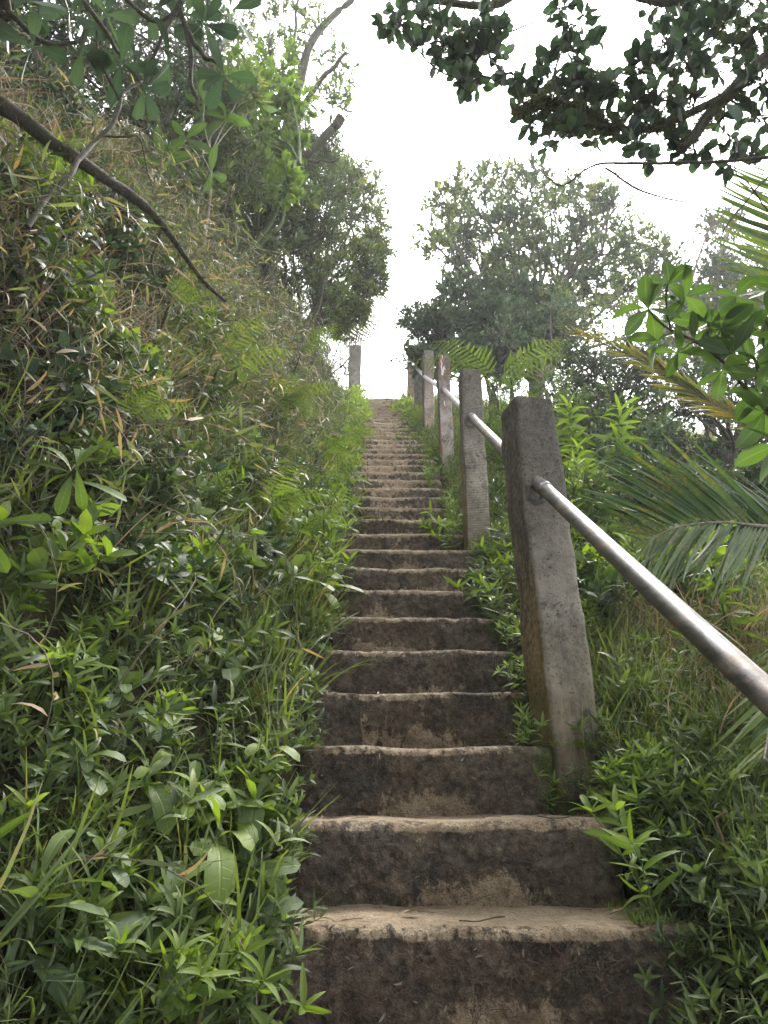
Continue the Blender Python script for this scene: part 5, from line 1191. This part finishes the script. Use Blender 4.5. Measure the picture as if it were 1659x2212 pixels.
# ---- whorled stalk herbs on the right slope
WH = []
for s in range(4):
    g = G(); rr2 = np.random.default_rng(700+s); hh = .62; P = spline([[0, 0, 0], [rr2.normal(0, .03), 0, hh*.5], [rr2.normal(0, .05), rr2.normal(0, .04), hh]], 10); tubes(g, P, np.linspace(.007, .004, 10), 6, 1)
    for q in range(9):
        tt = .45+.55*q/8; pt, tg_ = at_t(P[None], np.array([tt])); k = 4; a_ = q*1.1+np.arange(k)*2*PI/k; el = -.15+.9*(q/8)**1.5
        D = norm(np.stack([np.cos(a_)*math.cos(el), np.sin(a_)*math.cos(el), np.full(k, math.sin(el))], 1)+rr2.normal(size=(k, 3))*.08); put_leaves(g, LT_lance_hi, np.repeat(pt, k, 0), D, rr2, .17*(1-.35*q/8), 0, .35+.3*q/8, .2, nup=1.2, jit=.12)
    WH.append(proto('whorled_herb', T_of(g), 'herb', ML_bright, MB_green))
lab = 'stalk with whorls of long bright leaves on the slope behind the nearest post'; grp = 'whorled stalk herbs behind the nearest post'
rr2 = np.random.default_rng(33)
for (px, py, Y) in [(1240, 870, 5.2), (1290, 872, 5.0), (1215, 965, 4.4), (1262, 1000, 4.1), (1285, 1010, 4.3), (1330, 960, 4.9), (1245, 1040, 3.7), (1230, 1100, 3.4), (1200, 900, 5.8), (1300, 1060, 4.0), (1180, 850, 6.6), (1225, 1180, 3.2), (1250, 1230, 3.0), (1260, 1300, 2.8)]:
    e = at_y(px, py, Y); b = gxy(e[0], e[1]); plant(WH[rr2.integers(0, 4)], b, (rr2.normal(0, .08), rr2.normal(0, .08), rr2.uniform(0, 6)), float(np.clip((e[2]-b[2])/.62, .45, 1.7)), lab, grp)
e = at_y(1530, 1135, 2.7); b = gxy(e[0], e[1]); plant(WH[0], b, (0, 0, 1), float(np.clip((e[2]-b[2])/.62, .4, 1.5))*.8, 'lone whorled stalk in front of the large hanging palm leaf')

# ---- palm at the right edge
rr_ = np.random.default_rng(111)
LT_pal = [leafT(prof_strap, .062, 7, .35, d, tw, 0, seed=i) for i, (d, tw) in enumerate([(.04, 0), (.12, .2), (.2, -.2)])]
crown = at_y(1860, 1080, 3.1); foot = gxy(crown[0], crown[1])
palm = thing('palm', 'feather leaved palm at the right edge, its leaflets speckled yellow', 'palm', foot)
def toP(g): g.V = [v - foot.astype(np.float32) for v in g.V]; return g
g = G(); tubes(g, wob(spline([foot, (foot+crown)/2+np.array([.03, 0, 0]), crown], 16), .01), np.linspace(.07, .055, 16), 14); obj('trunk', toP(g), MB_moss, palm)
def frond(pts, nl, L, up_dir, dn_dir, ml, t0=.3, lw=1.0, Lf=None, fan=.5, tint=.45):
    P = spline([np.array(p) for p in pts], 30); ga = G(); tubes(ga, P, np.linspace(.011, .0025, 30), 6); gb = G()
    t = np.linspace(t0, .995, nl)
    for dirv, w_ in ((up_dir, 1.0), (dn_dir, .8)):
        pt, tg_ = at_t(np.repeat(P[None], nl, 0), t + rr_.normal(0, .004, nl)); dv = np.array(dirv, float)
        D = norm(dv + tg_*fan*(.6+1.2*t[:, None]) + rr_.normal(size=(nl, 3))*.07); ln = L*w_*(np.sin(PI*np.clip((t-t0)/(1-t0)*.80+.17, 0, 1))**.7)*rr_.uniform(.85, 1.08, nl)
        R = basis(D, np.cross(D, tg_)*np.sign(np.cross(dv, tg_)[:, 2:3]+1e-3)+rr_.normal(size=(nl, 3))*.25); ch = rr_.integers(0, 3, nl)
        for c in range(3): k = ch == c; gb.inst(LT_pal[c], pt[k], R[k], np.stack([ln*lw, ln, ln], 1)[k], tint+rr_.uniform(-.3, .3, k.sum()))
    f = obj('frond', toP(gb), ml, palm); obj('midrib', toP(ga), MB_pale, f)
c_ = crown
frond([c_, at_y(1745, 1130, 2.85), at_y(1659, 1137, 2.7), at_y(1560, 1128, 2.6), at_y(1460, 1140, 2.55), at_y(1390, 1175, 2.5)], 62, .56, (-.50, .0, .95), (-.10, 0, -.8), ML_palm, .20, 1.0, fan=.55, tint=.3)
frond([c_, at_y(1700, 980, 3.1), at_y(1600, 905, 3.2), at_y(1500, 850, 3.3), at_y(1380, 775, 3.4), at_y(1212, 706, 3.6)], 60, .27, (-.25, .1, .9), (-.6, -.1, -.35), ML_palmy, .30, 1.7, fan=.75, tint=.6)
frond([c_, at_y(1770, 800, 2.9), at_y(1740, 620, 2.8), at_y(1705, 480, 2.7), at_y(1650, 350, 2.6)], 34, .52, (-1.0, .0, .22), (.9, 0, .2), ML_palm, .35, 1.25, fan=.15, tint=.6)
frond([c_, at_y(1790, 850, 3.3), at_y(1740, 720, 3.4), at_y(1700, 600, 3.5), at_y(1650, 520, 3.5)], 28, .50, (-1.0, .0, .1), (.9, 0, .2), ML_palm, .35, 1.1, fan=.2, tint=.3)
frond([c_, at_y(1770, 1250, 2.5), at_y(1700, 1400, 2.2), at_y(1665, 1560, 2.0), at_y(1650, 1640, 1.9)], 24, .30, (-.8, .0, -.4), (.5, 0, -.5), ML_palm, .4, 1.0, fan=.4, tint=.75)

# ---- large leaved branch in front of the palm
rr_ = np.random.default_rng(121); gl, gw, gm = G(), G(), G(); foot = gxy(1.75, 1.9)
Yb = 2.15; hubp = at_y(1740, 960, 2.3)
lim([foot, foot*.5+hubp*.5+np.array([.08, 0, 0]), hubp], .03, .017, 18, 8)
segs = [([(1740, 960), (1620, 850), (1553, 770), (1500, 735), (1450, 715), (1400, 668)], .010, .004), ([(1450, 715), (1440, 670), (1443, 615)], .005, .0035), ([(1553, 770), (1530, 730), (1535, 695)], .005, .0035),
        ([(1620, 850), (1580, 760), (1557, 712)], .006, .0035), ([(1690, 900), (1650, 780), (1655, 675)], .006, .004), ([(1740, 960), (1690, 925), (1650, 890)], .007, .004), ([(1500, 735), (1480, 750), (1465, 762)], .004, .003), ([(1690, 900), (1640, 830), (1630, 790)], .006, .004)]
for pts_, a_, b_ in segs: lim([at_y(x_, y_, Yb+.0004*(x_-1450)) for x_, y_ in pts_], a_, b_, 14, 6, 0, wb=.006)
for (px, py, k, s_) in [(1400, 668, 6, 1), (1443, 615, 6, 1), (1535, 695, 6, 1), (1557, 712, 6, 1), (1655, 675, 6, 1), (1650, 890, 6, 1.15), (1465, 762, 4, .9), (1630, 790, 6, 1), (1585, 760, 5, 1), (1700, 800, 6, 1), (1700, 700, 6, 1), (1610, 720, 5, .95), (1500, 735, 3, .9), (1590, 640, 6, 1), (1560, 800, 5, 1), (1640, 850, 5, 1), (1480, 640, 5, .95), (1690, 620, 6, 1), (1680, 960, 6, 1.1), (1420, 735, 3, .8)]:
    e = at_y(px, py, Yb+.0004*(px-1450)); ax = ray(px, py); ax = ax/np.linalg.norm(ax); u = norm(np.cross(ax, [0, 0, 1.])); v = np.cross(u, ax)
    a_ = rr_.uniform(0, 6)+np.arange(k)*2*PI/k+rr_.normal(0, .15, k); D = norm(u*np.cos(a_)[:, None] + v*np.sin(a_)[:, None]*.8 + ax*rr_.uniform(-.5, .4, k)[:, None])
    put_leaves(gl, LT_ell_hi, np.repeat(e[None], k, 0), D, rr_, .14*s_, 0, .45, .35, nup=.8, jit=.15)
shrub_thing('broad_leaved_shrub', 'branch of large oval translucent leaves in front of the palm', 'shrub', gl, gw, ML_broad, MB_brown, foot, None, 'foliage', 'branches')

# ---- mossy tree overhanging the top right
rr_ = np.random.default_rng(131); gl, gw, gm = G(), G(), G(); foot = gxy(2.9, 2.1); Yt = 2.5
crotch = at_y(1900, 60, 2.5)
lim([foot, foot*.6+crotch*.4+np.array([.15, 0, 0]), foot*.25+crotch*.75+np.array([-.05, 0, 0]), crotch], .10, .075, 30, 12, 300)
def L2(pts, a_, b_, mo=0, ms=1.0, n_=22, wb=.014): return lim([at_y(x_, y_, Y_) for x_, y_, Y_ in pts], a_, b_, n_, 8, mo, ms=ms, wb=wb)
A1 = L2([(1900, 60, 2.5), (1720, 80, 2.5), (1640, 135, 2.5), (1570, 205, 2.5), (1520, 265, 2.5), (1468, 325, 2.5)], .05, .022, 420, 1.0)
A2 = L2([(1900, 60, 2.5), (1700, -60, 2.6), (1560, -30, 2.6), (1480, 0, 2.6), (1380, -14, 2.65), (1250, -70, 2.7), (1130, -22, 2.7), (1060, 12, 2.7), (960, 6, 2.7), (900, -10, 2.7)], .045, .018, 500, 1.0, 44)
A3 = L2([(1062, 10, 2.7), (1042, 60, 2.68), (1022, 130, 2.66), (1012, 185, 2.66)], .020, .010, 200, .8)
A4 = L2([(1560, 215, 2.5), (1470, 255, 2.48), (1400, 280, 2.46), (1330, 275, 2.45), (1240, 262, 2.45), (1180, 215, 2.45)], .022, .012, 300, 1.0)
A5 = L2([(1330, 275, 2.45), (1250, 235, 2.45), (1170, 215, 2.45), (1120, 240, 2.45)], .016, .010, 360, 1.3)
A6 = L2([(1700, 330, 2.4), (1560, 345, 2.4), (1460, 350, 2.4), (1380, 358, 2.4), (1310, 360, 2.4), (1265, 372, 2.4), (1220, 400, 2.4), (1180, 378, 2.4)], .010, .003, 0)
A7 = L2([(1310, 360, 2.4), (1360, 400, 2.4), (1430, 425, 2.4), (1480, 440, 2.4)], .006, .003, 30, .7)
A8 = L2([(1240, 262, 2.45), (1235, 160, 2.45), (1230, 60, 2.5)], .009, .004, 40, .7)
A9 = L2([(1480, 0, 2.6), (1470, 80, 2.55), (1500, 170, 2.5), (1470, 260, 2.48)], .014, .008, 120, .9)
A10 = L2([(1800, 350, 2.2), (1690, 360, 2.2), (1620, 420, 2.15), (1560, 500, 2.1)], .007, .003, 0)
for (a, b, rd_, nt_) in [(880, 25, 34, 10), (930, 40, 40, 14), (960, 90, 40, 14), (1010, 60, 42, 16), (1000, 120, 38, 14), (1030, 160, 34, 12), (990, 175, 24, 8), (1060, 60, 36, 12), (1060, 110, 26, 6), (850, 50, 22, 5), (905, 95, 26, 5),
    (1105, 155, 22, 4), (1150, 190, 44, 14), (1190, 150, 46, 14), (1200, 230, 46, 18), (1250, 120, 44, 12), (1260, 190, 46, 16), (1150, 270, 36, 10), (1230, 290, 40, 12), (1280, 260, 40, 10), (1290, 150, 36, 8), (1240, 60, 36, 8), (1210, 20, 24, 4),
    (1330, 190, 34, 7), (1370, 230, 40, 10), (1340, 270, 34, 8), (1400, 150, 44, 12), (1430, 90, 44, 12), (1420, 220, 40, 12), (1470, 160, 44, 14), (1500, 80, 44, 12), (1530, 140, 44, 12), (1560, 60, 42, 12), (1600, 110, 42, 12), (1640, 60, 40, 10), (1620, 180, 40, 10),
    (1490, 230, 38, 10), (1440, 300, 36, 10), (1380, 320, 34, 8), (1500, 330, 34, 8), (1560, 290, 36, 8), (1640, 260, 40, 8), (1600, 340, 34, 6), (1440, 20, 40, 10), (1520, 10, 40, 10), (1620, 10, 40, 10)]:
    Yc = 2.5+rr_.uniform(-.15, .2); c = at_y(a, b, Yc); allb = np.concatenate([A1, A2, A3, A4, A5, A6, A9]); k = allb[np.argmin(np.linalg.norm(allb-c, axis=1))]
    clump(gw, gl, c, pR(rd_, Yc, b)*1.1, rr_, LT_oval, .074, int(nt_*.42)+2, 4, k, .007, .1, 1, .0028, 0, tint=.45, tvar=.45, nup=.5)
    if rd_ > 38: cc = c+rr_.normal(size=(6, 3))*.05; moss_along(gm, cc, np.full(6, .02), 40, rr_, 1.1)
D = norm(np.array([[.05, 0., 1.]])); gl.inst(LT_round[0], at_y(1592, 265, 2.0)[None], basis(D, np.array([[.2, -1, .3]])), .13, .6)
L2([(1592, 265, 2.0), (1594, 330, 2.02), (1600, 380, 2.1), (1700, 480, 2.2)], .003, .003)
for q in range(46):      # unseen crown clumps added over the viewer to shade the foreground
    c = np.array([rr_.uniform(-.6, 3.6), rr_.uniform(-3.2, 1.9), rr_.uniform(4.3, 5.8)])
    px_, py_, dp_ = project(c)
    if dp_[0] > .3 and -350 < px_[0] < 2000 and py_[0] > -330: continue
    clump(gw, gl, c, .55, rr_, LT_oval, .11, 14, 5, crotch, .02, .1, 1, .004, 0, tint=.45, tvar=.35)
t = shrub_thing('mossy_tree', 'mossy tree overhanging the top right with round leaves dark against the sky', 'tree', gl, gw, ML_round, MB_moss, foot, None, 'foliage', 'trunk')
gm.V = [v-foot.astype(np.float32) for v in gm.V]; obj('moss', gm, ML_moss, t)
g = G(); tubes(g, wob(spline([at_y(1308, 362, 2.4), at_y(1312, 430, 2.4), at_y(1322, 520, 2.4)], 12), .006), np.full(12, .0009), 4)
tag(obj('hanging_rootlet', g, MB_brown), 'hair thin rootlet hanging below the twig of the overhanging tree', 'rootlet')

# ---- unseen trees added behind the viewer to block light from the back
rr_ = np.random.default_rng(171)
for (fx, fy, lab_) in [(-2.6, -3.0, 'unseen leafy tree added behind the viewer on the left to block light'), (.6, -4.6, 'unseen leafy tree added straight behind the viewer to block light'), (3.6, -2.6, 'unseen leafy tree added behind the viewer on the right to block light')]:
    gl, gw = G(), G(); ft = gxy(fx, fy); hub = np.array([fx, fy, 2.6]); tubes(gw, wob(spline([ft, (ft+hub)/2, hub], 12), .06), np.linspace(.13, .09, 12), 9)
    for q in range(34):
        c = np.array([fx, fy, 2.9]) + norm(rr_.normal(size=3))*np.array([2.1, 1.3, 2.9])*rr_.uniform(.45, 1.0)
        px_, py_, dp_ = project(c)
        if dp_[0] > -.5: continue
        clump(gw, gl, c, .75, rr_, LT_oval, .17, 13, 6, hub, .03, .1, 1, .006, 0, tint=.45, tvar=.35)
    shrub_thing('blocker_tree', lab_, 'tree', gl, gw, ML_dark, MB_brown, ft, None, 'foliage', 'trunk')
# ---- litter on the steps
rr_ = np.random.default_rng(141)
LL = [leafT(prof_lance, .30, 8, .5, .5, .5, .12, seed=5, half=4), leafT(prof_ell, .4, 7, .6, -.3, .6, .15, seed=6, half=4), leafT(prof_lance, .22, 8, .4, .8, .8, .1, seed=7)]
lit = [(1380, 1968, .10, 'long curled brown leaf lying at the right end of the lowest tread'), (865, 1982, .055, 'thin brown leaf lying near the middle of the lowest tread'), (1100, 1968, .03, 'tiny dark leaf scrap on the lowest tread'),
       (660, 1975, .07, 'brown dead leaf at the left end of the lowest tread'), (1320, 1975, .05, 'folded grey brown leaf beside the long curled one')]
for q, (px, py, L_, lab) in enumerate(lit):
    p = at_y(px, py, Y0+.12+.04*rr_.random()); p[2] = Z0+.010; g = G(); D = norm(np.array([[1., rr_.uniform(-.3, .3), .02]])); g.inst(LL[q % 3], np.array([[0, 0, 0.]]), basis(D, np.array([[0, -.1, 1.]])), L_, rr_.uniform(.2, .7))
    tag(obj('fallen_leaf', g, ML_litter, None, loc=p), lab, 'leaf')
for q, (k, u, L_, lab) in enumerate([(1, .72, .09, 'short brown twig lying across the riser top of the second step'), (3, .8, .06, 'short pale twig on the fourth step near the post'), (5, .3, .10, 'thin twig on the sixth step'), (0, .45, .12, 'thin curved rootlet on the lowest tread')]):
    p = np.array([XL+(XR-XL)*u, Y0+k*TR+.03, Z0+k*RS+.006]); d = norm(np.array([1, rr_.uniform(-.4, .4), .02])); g = G(); tubes(g, wob(spline([[0, 0, 0], d*L_*.5, d*L_], 8), .004, 3, q), np.full(8, .0016), 5)
    tag(obj('twig', g, MB_brown, None, loc=p), lab, 'twig')
